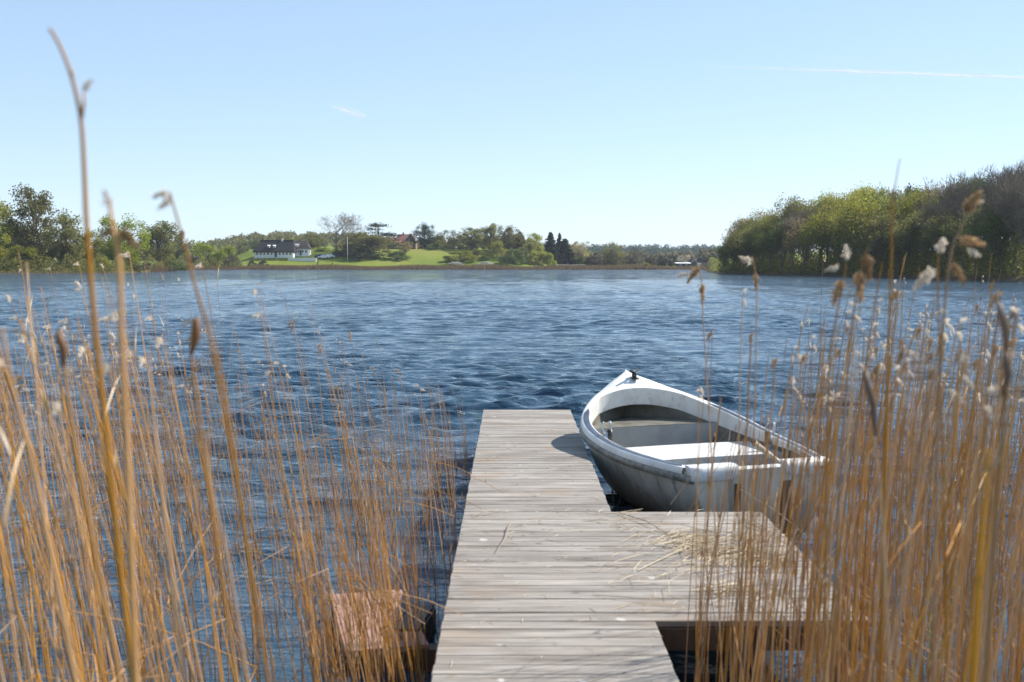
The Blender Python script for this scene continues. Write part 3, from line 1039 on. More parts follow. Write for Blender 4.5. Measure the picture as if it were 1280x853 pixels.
def flagpole():
    c = gp(435, 434)
    r = empty('flagpole', c); tag(r, 'tall white flagpole on the lawn by the bare tree', 'flagpole')
    h = CZ + (330 - 297) / F * 434 - c.z
    p = MB(); p.tube([(0, 0, -.3), (0, 0, h * .5), (0, 0, h)], [.11, .085, .05], 8); p.build('pole', M['pole'], r, True)
    k = MB(); k.tube([(0, 0, h), (0, 0, h + .06), (0, 0, h + .16), (0, 0, h + .22)], [.03, .11, .11, .02], 8); k.build('finial', M['steel'], r)


flagpole()


def car(px, d, rz, mat, label):
    c = gp(px, d)
    r = empty('parked_car', c, rz); tag(r, label, 'car')
    prof = [(-2.1, .3), (-2.15, .75), (-1.95, .95), (-1.2, 1.0), (-.75, 1.45), (.85, 1.48), (1.5, 1.02), (2.05, .92), (2.15, .6), (2.1, .3)]
    b = MB(); rows = []
    for y, k in ((-.85, 1.0), (-.8, 1.01), (.8, 1.01), (.85, 1.0)): rows.append([(x * k, y * (0.86 if z > 1.1 else 1), z) for x, z in prof])
    b.grid(rows)
    for rw, s in ((rows[0], 1), (rows[-1], -1)): b.add(rw, [tuple(range(len(rw)))[::s]])
    b.build('body', mat, r)
    g = MB()
    for y in (-.80, .80):
        g.add([(-1.05, y, 1.04), (1.3, y, 1.04), (.78, y * .93, 1.40), (-.7, y * .93, 1.38)], [(0, 1, 2, 3)])
    g.build('window', M['glass'], r)
    for x in (-1.35, 1.35):
        for y in (-.86, .86):
            wv = MB(); wv.tube([(x, y - .1, .32), (x, y + .1, .32)], .32, 12); wv.build('wheel', M['tyre'], r)


car(405, 441, .15, M['carpaint'], 'silver car parked right of the white garden wall')
car(412, 443, .1, M['wall'], 'white car parked behind the silver car')
car(400, 443, .3, M['carblue'], 'dark blue car parked nearest the white garden wall')


def carport():
    c = gp(424, 446)
    r = empty('carport', c); tag(r, 'low dark carport under the big bare tree', 'carport')
    f = MB(); f.box((0, 0, 2.0), (6, 4, .16)); f.build('roof', M['brownroof'], r)
    for x in (-2.8, 2.8):
        for y in (-1.8, 1.8):
            p = MB(); p.box((x, y, .8), (.14, .14, 2.2)); p.build('post', M['beam'], r)
    bk = MB(); bk.box((0, 1.95, .8), (5.4, .08, 2.2)); bk.build('back_wall', M['barn'], r)


carport()

for px, d, lab in ((396.5, 426, 'dark leaning stake on the lawn below the garden wall'), (414, 423, 'dark leaning stake on the lawn below the parked cars')):
    g = gp(px, d)
    s = MB(); s.tube([(0, 0, -.2), (.35, 0, .7), (.75, 0, 1.5)], [.16, .2, .12], 6); s.tube([(.3, 0, .6), (.1, .1, 1.0)], [.1, .05], 5)
    o = s.build('stake', M['beam']); o.location = g; tag(o, lab, 'stake')


def fence(px0, d0, px1, d1, label):
    a, b = gp(px0, d0), gp(px1, d1)
    r = empty('rail_fence', a); tag(r, label, 'fence')
    n = 9
    q = [(b - a) * (i / n) for i in range(n + 1)]
    for i, p in enumerate(q):
        z = float(height(640 + (a.x + p.x) / (a.y + p.y) * F, a.y + p.y)) - a.z
        q[i] = Vector((p.x, p.y, z))
        m = MB(); m.box((p.x, p.y, z + .5), (.14, .14, 1.3)); m.build('post', M['rail'], r)
    for zz in (.55, 1.0):
        m = MB(); m.tube([v + Vector((0, -.12, zz)) for v in q], .11, 4); m.build('rail', M['rail'], r)


fence(690, 452, 733, 440, 'white rail fence sloping down under the dark firs')
fence(684, 436, 731, 433, 'white rail fence on the grass just above the far reeds')


def landing():
    a = at_z(784, 336.8, 0.0); 
    r = empty('landing_stage', (a.x, 405, 0)); tag(r, 'tiny dark landing stage at the far shore by the willow', 'jetty')
    m = MB(); m.box((3.8, 1, .45), (7.6, 1.2, .16)); m.build('deck', M['beam'], r)
    for x in (.4, 3.8, 7.2):
        m = MB(); m.tube([(x, .5, -.6), (x, .5, .8)], .09, 6); m.build('post', M['beam'], r)


landing()

# ------------------------------------------------------------------ jetty
XL, XR, XP = -0.314, 0.643, 1.615
Y0, Y1, PY0, PY1 = -1.6, 12.45, 4.975, 7.32


def jetty():
    r = empty('jetty', (0, 0, 0))
    tag(r, 'grey weathered plank jetty with a side platform reaching into the lake', 'jetty')
    mb = MB(); y = Y0
    th = 0.028
    while y < Y1 - 0.05:
        w = 0.107 + R.uniform(-.004, .004)
        if y + w > Y1: w = Y1 - y
        mid = y + w / 2
        xr = (XP if PY0 <= mid <= PY1 else XR) + R.uniform(-.003, .003)
        xl = XL + R.uniform(-.003, .003)
        rot = Matrix.Rotation(R.gauss(0, .0012), 3, 'Z') @ Matrix.Rotation(R.gauss(0, .006), 3, 'X')
        mb.box(((xl + xr) / 2, mid, DZ - th / 2 + R.gauss(0, .0012)), (xr - xl, w, th), rot, 0.004)
        y += w + 0.0045 + R.uniform(-.002, .003)
    mb.build('deck', M['deck'], r)
    for x in (XL + .06, (XL + XR) / 2, XR - .06):
        b = MB(); b.box((x, (Y0 + Y1) / 2, DZ - th - .065 - .004), (.055, Y1 - Y0 - .06, .13)); b.build('joist', M['beam'], r)
    for y in (PY0 + .05, (PY0 + PY1) / 2, PY1 - .06):
        b = MB(); b.box(((XR + XP) / 2 + .0, y, DZ - th - .05 - .004), (XP - XR - .02, .05, .10)); b.build('beam', M['beam'], r)
    b = MB(); b.box((XP - .03, (PY0 + PY1) / 2, DZ - th - .07 - .006), (.045, PY1 - PY0 - .2, .12)); b.build('beam', M['beam'], r)
    for y in (1.0, 3.2, 5.15, 7.25, 9.6, 12.2):
        b = MB(); b.box(((XL + XR) / 2, y, DZ - th - .21), (XR - XL - .04, .09, .14)); b.build('cross_beam', M['beam'], r)
        for x in (XL + .11, XR - .11):
            b = MB(); b.tube([(x, y + .1, -1.4), (x, y + .1, DZ - .17)], .055, 9); b.build('post', M['beam'], r, True)
    for y in (PY0 + .16, PY1 - .18):
        b = MB(); b.tube([(XP - .1, y, -1.4), (XP - .1, y, DZ - .03)], .06, 9); b.build('post', M['beam'], r, True)


jetty()


def old_platform():
    a = at_z(411, 739, .13); b = at_z(431, 811, .13)
    c = (a + b) / 2
    an = math.atan2((b - a).x, -(b - a).y)
    r = empty('old_platform', (c.x + .21, c.y, 0), an)
    tag(r, 'faded pink boarded platform low among the reeds left of the jetty', 'platform')
    m = MB(); x = -.21
    for i in range(4):
        m.box((x + .052, 0, .115), (.102, 1.0, .03), None, .004); x += .108
    m.build('boards', M['pink'], r)
    f = MB()
    for y in (-.42, .42): f.box((0, y, .045), (.4, .07, .105))
    for xx in (-.17, .17): f.tube([(xx, 0, -1), (xx, 0, .095)], .04, 7)
    f.build('frame', M['beam'], r)
    c = at_z(511, 766, .16)
    b = empty('sunken_crate', (c.x, c.y, -.02), -.12)
    tag(b, 'dark soaked wooden crate between the pink platform and the jetty', 'crate')
    m = MB()
    for z in (-.05, .03, .11):
        for y in (-.2, .2): m.box((0, y, z), (.18, .02, .07))
        for x in (-.1, .1): m.box((x, 0, z), (.02, .42, .07))
    m.build('side_boards', M['darkbox'], b)
    m = MB()
    for i in range(3): m.box((-.066 + i * .066, 0, .155), (.06, .44, .016))
    m.build('lid', M['darkbox'], b)
    bm = MB(); bm.box((0, 0, .03), (.24, .09, .16)); o = bm.build('tie_beam', M['beam']); o.location = (-.44, 5.66, 0)
    tag(o, 'short black beam in the water joining the jetty side', 'beam')


old_platform()

# ------------------------------------------------------------------ boat
BP = dict(sx=1.844, sy=8.28, yaw=0.272, L=2.749, B=0.791, bt=0.561, tm=0.537, nb=2.578, z0=0.568, z1=1.010, roll=0.011, zp=3.708)


def b_half(t):
    if t < BP['tm']: return BP['B'] - (BP['B'] - BP['bt']) * (1 - t / BP['tm']) ** 2
    return BP['B'] * max(0.0, 1 - ((t - BP['tm']) / (1 - BP['tm'])) ** BP['nb'])


def b_sheer(t): return BP['z0'] + (BP['z1'] - BP['z0']) * t ** BP['zp']


def mat_hull():
    k = NT('aged_white_hull')
    v = k.coords((1, 1, 1))
    f = k.noise(v, 6, 5)
    c = k.ramp(f, [(0.3, (0.46, 0.415, 0.335)), (0.7, (0.64, 0.595, 0.505))])
    sep = k.n('ShaderNodeSeparateXYZ'); k.l(v, sep.inputs[0])
    z = k.math('ADD', sep.outputs['Z'], k.math('MULTIPLY', k.math('SUBTRACT', k.noise(v, 5, 5), 0.5), 0.16))
    c = k.mix(k.ramp(z, [(0.08, 0.92), (0.34, 0.0)]), c, (0.075, 0.052, 0.032))       # algae at the waterline, dark brown fading out higher up
    st = k.n('ShaderNodeMapping'); st.inputs['Scale'].default_value = (7, 7, 1.2); k.l(v, st.inputs['Vector'])
    c = k.mix(k.ramp(k.noise(st.outputs[0], 1.5, 4), [(0.52, 0.0), (0.72, 0.75)]), c, (0.20, 0.155, 0.105))  # runs of dirt
    c = k.mix(k.ramp(k.noise(v, 3.2, 6, 0.7), [(0.60, 0.0), (0.66, 0.8)]), c, (0.085, 0.066, 0.048))
    k.l(c, k.b.inputs['Base Color']); k.b.inputs['Roughness'].default_value = 0.38
    return k.m


M['hull'] = mat_hull()


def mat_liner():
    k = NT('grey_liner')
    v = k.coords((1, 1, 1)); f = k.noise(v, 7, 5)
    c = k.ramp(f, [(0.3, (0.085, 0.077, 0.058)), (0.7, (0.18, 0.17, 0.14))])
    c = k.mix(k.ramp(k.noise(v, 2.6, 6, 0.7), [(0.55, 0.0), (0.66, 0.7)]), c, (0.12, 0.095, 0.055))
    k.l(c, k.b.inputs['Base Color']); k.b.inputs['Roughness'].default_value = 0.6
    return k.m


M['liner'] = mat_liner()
M['locker'] = m_simple('skylit_locker_grey', (0.30, 0.30, 0.29), (0.40, 0.40, 0.385), 6, 0.6)  # lighter than the locker top; skylight on the panel is in the colour


def boat():
    r = empty('rowing_boat', (BP['sx'], BP['sy'], 0), BP['yaw'])
    r.rotation_euler = (0, -BP['roll'], BP['yaw'])
    tag(r, 'white fibreglass rowing boat moored beside the jetty', 'boat')
    L = BP['L']
    T = [i / 40 for i in range(41)]
    T[-1] = 0.9995

    def keel(t): return -0.13 + 0.50 * max(0, (t - 0.72) / 0.28) ** 2.2

    def sect(t, inset=0.0, zlow=None, ztop=None, n=9):
        """half section from keel to sheer: list of (u, z)"""
        b = max(b_half(t) - inset, 0.002); zk = keel(t) + inset; zs = b_sheer(t) if ztop is None else ztop
        out = []
        for i in range(n):
            ph = i / (n - 1) * math.pi / 2
            u = b * math.sin(ph) ** 0.70
            u *= 0.85 + 0.15 * (1 - math.cos(ph)) if i else 1
            z = zk + (zs - zk) * (1 - math.cos(ph)) ** 0.95
            out.append((u, z))
        return out

    # outer shell
    rows = []
    for t in T:
        h = sect(t, 0.012, ztop=b_sheer(t) - 0.02)
        rows.append([(-u, t * L, z) for u, z in h[::-1]] + [(u, t * L, z) for u, z in h[1:]])
    m = MB(); m.grid(rows)
    st = rows[0]
    m.add([(x, 0.0, z) for x, y, z in st], [tuple(range(len(st)))])       # transom face
    m.build('hull', M['hull'], r, True)

    # opening of the top moulding
    t0, tf = 0.035, 0.895

    def b_in(t):
        b = b_half(t) - 0.085
        if t > 0.60:
            q = (t - 0.60) / (tf - 0.60)
            b = min(b, (b_half(0.60) - 0.085) * math.sqrt(max(0.0, 1 - q ** 2.8)))
        return max(b, 0.0)

    def camber(t, u): return b_sheer(t) + 0.004 + 0.022 * (1 - (abs(u) / max(b_half(t), .02)) ** 2) * smooth(0.6, 0.95, t)

    # top moulding (gunwale + foredeck)
    m = MB()
    for sg in (-1, 1):
        rows = []
        for i in range(61):
            t = t0 + (tf - t0) * math.sin(math.pi / 2 * i / 40) if i <= 40 else tf + (0.9995 - tf) * (i - 40) / 20
            bo = b_half(t); bi = b_in(t) if t < tf else 0.0
            row = []
            for e in range(7):
                w = e / 6
                u = bo + (bi - bo) * w
                z = camber(t, u)
                if e == 0: z -= 0.012
                if e == 1: u = bo + (bi - bo) * 0.06; z = camber(t, u)
                row.append((sg * u, t * L, z))
            rows.append(row)
        m.grid([x[::-1] if sg > 0 else x for x in rows])
        # outer edge turned down
        rows = []
        for i in range(61):
            t = t0 + (0.9995 - t0) * i / 60
            bo = b_half(t); z = camber(t, bo)
            rows.append([(sg * bo, t * L, z - .012), (sg * (bo + .006), t * L, z - .03), (sg * (bo + .004), t * L, z - .045)])
        m.grid([x if sg > 0 else x[::-1] for x in rows])
    # inner lip, one strip running round the bow
    rows = []
    for i in range(121):
        a = (i - 60) / 60
        sg = -1 if a < 0 else 1
        t = t0 + (tf - t0) * math.sin(math.pi / 2 * (1 - abs(a)))
        u = b_in(t) if i != 60 else 0.0; z = camber(t, u)
        k = float(smooth(0.20, 0.85, t)); dp = 0.045 + 0.115 * k
        o1 = min(.003, u); o2 = min(.006, u)
        rows.append([(sg * u, t * L, z), (sg * (u + o1), t * L + .012 * k, z - dp * .5), (sg * (u + o2), t * L + .03 * k, z - dp)])
    m.grid(rows)
    m.build('gunwale', M['gel'], r, True)

    # dark grey rub rail under the rim
    m = MB()
    for sg in (-1, 1):
        rows = []
        for i in range(61):
            t = 0.0 + 0.9995 * i / 60
            bo = b_half(t); z = camber(t, bo)
            rows.append([(sg * (bo + .003), t * L, z - .045), (sg * (bo + .016), t * L, z - .055), (sg * (bo + .014), t * L, z - .10), (sg * (bo - .02), t * L, z - .112)])
        m.grid([x if sg > 0 else x[::-1] for x in rows])
    m.build('rub_rail', M['rub'], r, True)
    # slate strip let into both side decks
    for sg in (-1, 1):
        m = MB(); rows = []
        for i in range(50):
            t = 0.06 + (0.78 - 0.06) * i / 49
            bo = b_half(t); bi = b_in(t) if t < tf else 0
            wd = min(1.0, (0.785 - t) / 0.03, (t - 0.055) / 0.02)
            c = bo - 0.047; hw = 0.026 * max(wd, 0.02)
            rows.append([(sg * (c + hw), t * L, camber(t, c) + .004), (sg * c, t * L, camber(t, c) + .0075), (sg * (c - hw), t * L, camber(t, c) + .004)])
        m.grid([x[::-1] if sg > 0 else x for x in rows]); m.build('deck_strip', M['strip'], r, True)

    # inner liner
    rows = []
    for i in range(41):
        t = 0.03 + 0.965 * i / 40
        h = sect(t, 0.034, ztop=b_sheer(t) - .03)
        h = [(u, max(z, 0.03)) for u, z in h]
        rows.append([(-u, t * L, z) for u, z in h[::-1]] + [(u, t * L, z) for u, z in h[1:]])
    m = MB(); m.grid([x[::-1] for x in rows]); 
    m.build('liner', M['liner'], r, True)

    def wid(t, z):
        h = sect(t, 0.04, ztop=b_sheer(t) - .03)
        for (u0, z0), (u1, z1) in zip(h, h[1:]):
            if z0 <= z <= z1: return u0 + (u1 - u0) * (z - z0) / max(z1 - z0, 1e-6)
        return h[-1][0]

    def slab(name, ta, tb, z, th, mat):
        m = MB(); top = []; bot = []
        n = 10
        for i in range(n + 1):
            t = ta + (tb - ta) * i / n
            u = wid(t, z)
            top.append([(-u, t * L, z), (-u * .5, t * L, z + .004), (0, t * L, z + .006), (u * .5, t * L, z + .004), (u, t * L, z)])
            ub = wid(t, z - th)
            bot.append([(-ub, t * L, z - th), (-ub * .5, t * L, z - th), (0, t * L, z - th), (ub * .5, t * L, z - th), (ub, t * L, z - th)])
        m.grid([x[::-1] for x in top]); m.grid(bot)
        m.grid([top[0], bot[0]]); m.grid([top[-1][::-1], bot[-1][::-1]])
        return m.build(name, mat, r)

    slab('thwart', 0.345, 0.585, 0.472, 0.40, M['thwart'])
    slab('bow_locker', 0.74, 0.95, 0.585, 0.44, M['liner'])  # top in the dark liner colour, its shade under the foredeck painted in
    m = MB(); u1, u0 = wid(.738, .583), wid(.738, .15)
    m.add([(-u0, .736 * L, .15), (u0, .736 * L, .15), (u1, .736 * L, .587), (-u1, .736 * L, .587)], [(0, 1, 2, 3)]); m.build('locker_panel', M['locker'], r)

    # transom top: low middle board and two rounded corner caps
    m = MB(); m.box((0, .045, b_sheer(0) - .035), (.56, .07, .06), None, .012); m.build('transom_rail', M['gel'], r)
    for sg in (-1, 1):
        rows = []
        for i in range(9):
            q = i / 8
            x = sg * (BP['bt'] + .008 - q * .37)
            hgt = .085 if q < .85 else .085 - (q - .85) / .15 * .03
            yb = -.022 if q > .06 else .01
            rows.append([(x, .11, b_sheer(0) + .021), (x, yb + .03, b_sheer(0) + .026), (x, yb, b_sheer(0) + .008), (x, yb - .006, b_sheer(0) - hgt * .6), (x, yb + .012, b_sheer(0) - hgt)])
        m = MB(); m.grid([x[::-1] if sg < 0 else x for x in rows]); 
        m.add(rows[-1], [(0, 1, 2, 3, 4)]); m.add(rows[0], [(4, 3, 2, 1, 0)])
        m.build('corner_cap', M['gel'], r, True)
    for x, wd in ((-.20, .045), (.20, .10)):
        m = MB(); m.box((x, -.006, .23), (wd, .013, .44), None, .003); m.build('transom_pad', M['pad'], r)
    # registration marks on the right corner, a row of small dark dashes
    m = MB()
    for i in range(4): m.box((.43 + i * .024, -.0285, b_sheer(0) - .032), (.016, .002, .012))
    m.build('registration_mark', M['black'], r)
    # cleat on the stem
    cl = MB(); cy = L * .945; cz = camber(.945, 0)
    cl.box((0.03, cy, cz + .012), (.05, .11, .02)); cl.tube([(.03, cy - .03, cz + .01), (.03, cy - .03, cz + .07)], .012, 6); cl.tube([(.03, cy + .03, cz + .01), (.03, cy + .03, cz + .07)], .012, 6)
    cl.tube([(.03 - .06, cy - .05, cz + .085), (.03, cy, cz + .07), (.09, cy + .05, cz + .088)], [.010, .016, .010], 6)
    cl.build('bow_cleat', M['black'], r, True)
    # rowlocks
    for sg, tt in ((-1, .53), (1, .40)):
        u = sg * (b_half(tt) - .115); z = camber(tt, u)
        m = MB(); m.tube([(u, tt * L, z - .10), (u, tt * L, z + .02)], .016, 8)
        ring = [(u + math.cos(a) * .042, tt * L, z + .075 + math.sin(a) * .055) for a in [math.radians(x) for x in range(-235, 56, 29)]]
        m.tube(ring, .010, 6)
        rl = m.build('rowlock', M['steel'], r, True)
        m = MB(); m.tube([(u - sg * .03, tt * L, z - .06), (u - sg * .03, tt * L, z + .05)], .024, 8); m.build('rowlock_bush', M['black'] if sg < 0 else M['pad'], rl, True)
    return r


BOAT = boat()


def oar():
    a = at_y(940, 551, 9.15); b = at_y(985, 588, 8.42)
    d = (b - a)
    o = empty('oar', a); tag(o, 'pale wooden oar with black grip lying inside the boat', 'oar')
    m = MB(); m.tube([(0, 0, 0), tuple(d * .06), tuple(d * .13)], [.022, .026, .024], 8); m.build('grip', M['black'], o, True)
    m = MB(); m.tube([tuple(d * .13), tuple(d * .5), tuple(d * .9)], [.020, .023, .023], 8); m.build('shaft', M['oarwood'], o, True)


oar()

# ------------------------------------------------------------------ reeds
def stalk_pts(h, bend, n=9, kink=0.0, r=R):
    pts = []
    for i in range(n + 1):
        s = i / n
        pts.append(Vector((bend * s * s * h + kink * math.sin(s * 5), kink * .6 * math.sin(s * 4 + 1), s * h)))
    return pts


def stalk_mb(mb, pts, r0, r1, sides=6):
    n = len(pts) - 1
    mb.tube(pts, [r0 + (r1 - r0) * (i / n) for i in range(n + 1)], sides, cap=False)


def ribbon(mb, p, d, L, w, droop, n=6, twist=0.5, r=R):
    """a dry strap leaf"""
    q = Vector(p); dd = Vector(d).normalized(); k = len(mb.v)
    side = dd.cross(Vector((0, 0, 1)))
    if side.length < .05: side = Vector((0, 1, 0))
    side.normalize()
    for i in range(n + 1):
        s = i / n
        ww = w * (1 - s) ** .6 * min(1, .4 + s * 4) + .0006
        sd = Matrix.Rotation(twist * s * 3, 3, dd) @ side
        mb.v.append(tuple(q - sd * ww / 2)); mb.v.append(tuple(q + sd * ww / 2))
        dd = (dd + Vector((0, 0, -droop / n))).normalized()
        q = q + dd * (L / n)
    for i in range(n): mb.f.append((k + 2 * i, k + 2 * i + 1, k + 2 * i + 3, k + 2 * i + 2))


def tuft(mb, p, d, L, n, r, spread=.5, w=.0026):
    """a wisp of seed hair, drawn out along d"""
    d = Vector(d).normalized(); n = int(n * 2.2); w = w * .8
    for i in range(n):
        t = r.random() ** 1.3
        dd = (d + rvec(r, spread * .75)).normalized(); l = L * r.uniform(.25, .6) * (1.1 - .5 * t)
        s = dd.orthogonal().normalized() * w * r.uniform(.4, 1.1)
        s = Matrix.Rotation(r.uniform(0, 6.28), 3, dd) @ s
        o = Vector(p) + d * (t * L * 1.15) + rvec(r, L * .10 * (1.1 - .6 * t)) + Vector((0, 0, -t * t * L * .25))
        m_ = o + dd * l * .5; e = o + dd * l + Vector((0, 0, -l * .25))
        k = len(mb.v)
        mb.v.extend([tuple(o), tuple(m_ + s), tuple(e), tuple(m_ - s)]); mb.f.append((k, k + 1, k + 2, k + 3))


def plume_mb(mb, pts, r, side, size=1.0, dens=1.0):
    """loose remains of a seed head along the top of the stem"""
    top = pts[-1]; ax = (pts[-1] - pts[-2]).normalized()
    for i in range(r.choice((1, 2, 2, 3))):
        p = top - ax * i * .021 * size
        d = Vector((side * r.uniform(-.4, .9), r.gauss(0, .5), r.uniform(-1.0, .8)))
        tuft(mb, p + d * .006, d, .024 * size * r.uniform(.6, 1.35), int(34 * dens), r, .5, .0020)


HCLS = [0.9, 1.15, 1.4, 1.65, 1.9]
RP = []        # prototypes: dict(h, plume, leaf, meshes)


def mesh_of(mb, name, mat, smooth=True):
    me = bpy.data.meshes.new(name); me.from_pydata(mb.v, [], mb.f); me.materials.append(mat)
    me.polygons.foreach_set('use_smooth', [smooth] * len(me.polygons)); me.update()
    return me


for side in (-1, 1):
    for h in HCLS:
        for v in range(6):
            r = random.Random(int(h * 100) + v * 7 + side * 1000)
            pts = stalk_pts(h, side * r.uniform(.0, .13), 9, r.uniform(-.008, .008))
            if v == 5:      # snapped, the top folded over
                b = r.choice((5, 6, 7)); dr = Vector((r.gauss(0, 1), r.gauss(0, .6), r.uniform(-1.1, .2))).normalized()
                for q in range(b + 1, 10): pts[q] = pts[b] + dr * (h / 9 * (q - b)) + Vector((0, 0, -.012 * (q - b) ** 2))
            s = MB(); stalk_mb(s, pts, r.uniform(.0021, .0033), r.uniform(.0010, .0016))
            pl = lf = None
            if v in (0, 3) and h > 1.2:
                pl = MB(); plume_mb(pl, pts, r, side)
                pl = mesh_of(pl, 'seed_head', M['fluff'] if v != 3 or r.random() < .5 else M['fluffbrown'], False)
            lf = []
            for q in range(r.choice((1, 2, 3))):      # torn sheaths still clinging to the nodes
                kk = r.randrange(2, 9); m = MB()
                ribbon(m, pts[kk], (r.gauss(0, .16), r.gauss(0, .16), 1), r.uniform(.03, .09), r.uniform(.004, .007), r.uniform(-.1, .5), 4, r=r)
                lf.append(mesh_of(m, 'leaf', M['reedleaf']))
            if v == 1 and h > 1.2:
                k = r.choice((6, 7, 8)); m = MB()
                ribbon(m, pts[k], (side * r.uniform(.1, .35), r.gauss(0, .2), 1), r.uniform(.12, .22), r.uniform(.004, .006), r.uniform(.5, 1.1), r=r)
                lf.append(mesh_of(m, 'leaf', M['reedleaf']))
            RP.append(dict(v=v, big=(v == 1 and h > 1.2), h=h, side=side, stalk=mesh_of(s, 'reed', M['reed']), plume=pl, leaf=lf))


def reed_spec():
    """every reed of both beds: (x, y, height, tilt_x, tilt_y, side)"""
    out = []
    def add(px_lo, px_hi, y0, y1, n, topf, side, ok, lean):
        c = 0; tries = 0
        while c < n and tries < n * 20:
            tries += 1
            Y = R.uniform(y0, y1); px = R.uniform(px_lo, px_hi)
            x = (px - 640) / F * Y
            if not ok(x, Y): continue
            # stems stand in loose clumps
            if R.random() < 0.35 and out and abs(out[-1][1] - Y) < 3:
                x = out[-1][0] + R.gauss(0, .05); Y = out[-1][1] + R.gauss(0, .06)
                if not ok(x, Y): continue
                px = 640 + x / Y * F
            ty = topf(px)
            h = CZ - (ty - 330) / F * Y
            h = min(max(h, 0.35), 2.15)
            ln = lean(); sw = R.gauss(0, .035)
            if R.random() < .09 and not (0 < x < 1.75): ln += R.gauss(0, .28); sw += R.gauss(0, .15); h *= .85
            out.append((x, Y, h, ln, sw, side)); c += 1
    def topL(px):
        if px < 330: return R.gauss(430, 55) if R.random() < .8 else R.uniform(500, 640)
        if px < 500: return R.gauss(455, 60) if R.random() < .7 else R.uniform(520, 640)
        return R.uniform(515, 640)
    def topR(px):
        if px < 1000: return R.gauss(462, 65)
        return R.gauss(425, 50) if R.random() < .75 else R.uniform(470, 620)
    leanL = lambda: R.gauss(-.085, .05)
    leanR = lambda: R.gauss(-.005, .045)
    okL = lambda x, y: x < -.37 - .02 * R.random() and not (5.3 < y < 7.0 and -1.15 < x < -.42 and R.random() < .55)
    add(-60, 260, 1.5, 2.5, 20, topL, -1, okL, leanL)
    add(-90, 330, 2.3, 4.0, 88, topL, -1, okL, leanL)
    add(-110, 420, 4.0, 6.2, 185, topL, -1, okL, leanL)
    add(-110, 540, 5.5, 8.5, 240, topL, -1, okL, leanL)
    add(-110, 590, 8.0, 12.2, 270, topL, -1, okL, leanL)
    add(390, 530, 4.4, 5.75, 150, lambda p: R.uniform(560, 720), -1, lambda x, y: x < -.38, leanL)
    add(440, 588, 6.0, 11.5, 170, lambda p: R.uniform(455, 590), -1, lambda x, y: x < -.355, lambda: R.gauss(-.05, .06))
    add(535, 600, 8.6, 12.3, 80, lambda p: R.uniform(505, 600), -1, lambda x, y: x < -.345, lambda: R.gauss(0, .06))
    okF = lambda x, y: x > .70 and y < 4.88
    add(820, 1100, 3.2, 4.85, 112, topR, 1, okF, leanR)
    add(870, 1090, 3.6, 4.85, 60, lambda p: R.gauss(500, 60), 1, okF, leanR)
    okR = lambda x, y: (x > 1.68 if y < 7.6 else x > 2.72) and not (7.3 < y < 8.7 and x < 2.5)
    add(1060, 1350, 1.9, 3.2, 40, topR, 1, lambda x, y: x > .75, leanR)
    add(1010, 1380, 3.0, 5.0, 190, topR, 1, lambda x, y: x > .75 and (y < 4.88 or x > 1.68), leanR)
    add(1020, 1400, 5.0, 8.2, 310, topR, 1, okR, leanR)
    add(960, 1400, 8.2, 12.5, 290, topR, 1, okR, leanR)
    return out


def place_reeds():
    spec = reed_spec()
    spec.sort(key=lambda s: s[1])
    near, rest = spec[:276], spec[276:]
    def pick(h, side, y):
        c = min(HCLS, key=lambda q: abs(q - h))
        low = 330 + (CZ - h) / y * F > 485        # stems broken off low down carry no plume
        lst = [p for p in RP if p['h'] == c and p['side'] == side and not (low and p['plume'])]
        return R.choice(lst)
    for x, y, h, tx, ty, side in near:
        p = pick(h, side, y)
        where = 'left of the jetty' if side < 0 else ('before the side platform' if x < 1.7 and y < 4.9 else 'right of the jetty')
        o = link_mesh('reed', p['stalk'])
        k = h / p['h']
        kk = k * (1.32 if y < 4.2 else 1.08)
        o.location = (x, y, -.03); o.scale = (kk, kk, k)
        o.rotation_euler = (ty, tx, R.uniform(-.7, .7))
        what = []
        if p['plume']: link_mesh('seed_head', p['plume'], o); what.append('seed head')
        for q in p['leaf']: link_mesh('leaf', q, o)
        (what.append('hanging leaf') if p['big'] else None)
        look = 'with a fluffy seed head and a leaf' if len(what) == 2 else ('with a fluffy seed head' if p['plume'] else ('with a dry hanging leaf' if p['big'] else 'with a bare broken tip'))
        tag(o, f'dry brown reed {look} standing {where}', 'reed', f'reeds {look} {where}')
    # all the rest, one mass
    V = []; Fc = []; MI = []; k = 0
    cache = {}
    def arr(me):
        if me.name not in cache:
            v = np.empty(len(me.vertices) * 3, np.float32); me.vertices.foreach_get('co', v)
            f = np.array([list(q.vertices) for q in me.polygons], np.int32)
            cache[me.name] = (v.reshape(-1, 3), f)
        return cache[me.name]
    mats = [M['reed'], M['fluff'], M['fluffbrown'], M['reedleaf']]
    for x, y, h, tx, ty, side in rest:
        p = pick(h, side, y); s = h / p['h']
        mt = np.array((Matrix.Translation((x, y, -.03)) @ Matrix.Rotation(R.uniform(-.7, .7), 4, 'Z') @ Matrix.Rotation(tx, 4, 'Y') @ Matrix.Rotation(ty, 4, 'X') @ Matrix.Scale(s, 4)))
        for me in [p['stalk'], p['plume']] + p['leaf']:
            if me is None: continue
            v, f = arr(me)
            V.append(v @ mt[:3, :3].T + mt[:3, 3]); Fc.append(f + k); k += len(v)
            MI.append(np.full(len(f), mats.index(me.materials[0]), np.int32))
    me = np_mesh('reed_mass', np.concatenate(V), np.concatenate(Fc), M['reed'], True)
    for m in mats[1:]: me.materials.append(m)
    me.polygons.foreach_set('material_index', np.concatenate(MI))
    tag(link_mesh('reed_mass', me), 'dense dry reeds standing in the water beyond the nearest stems', 'reeds', kind='stuff')


place_reeds()


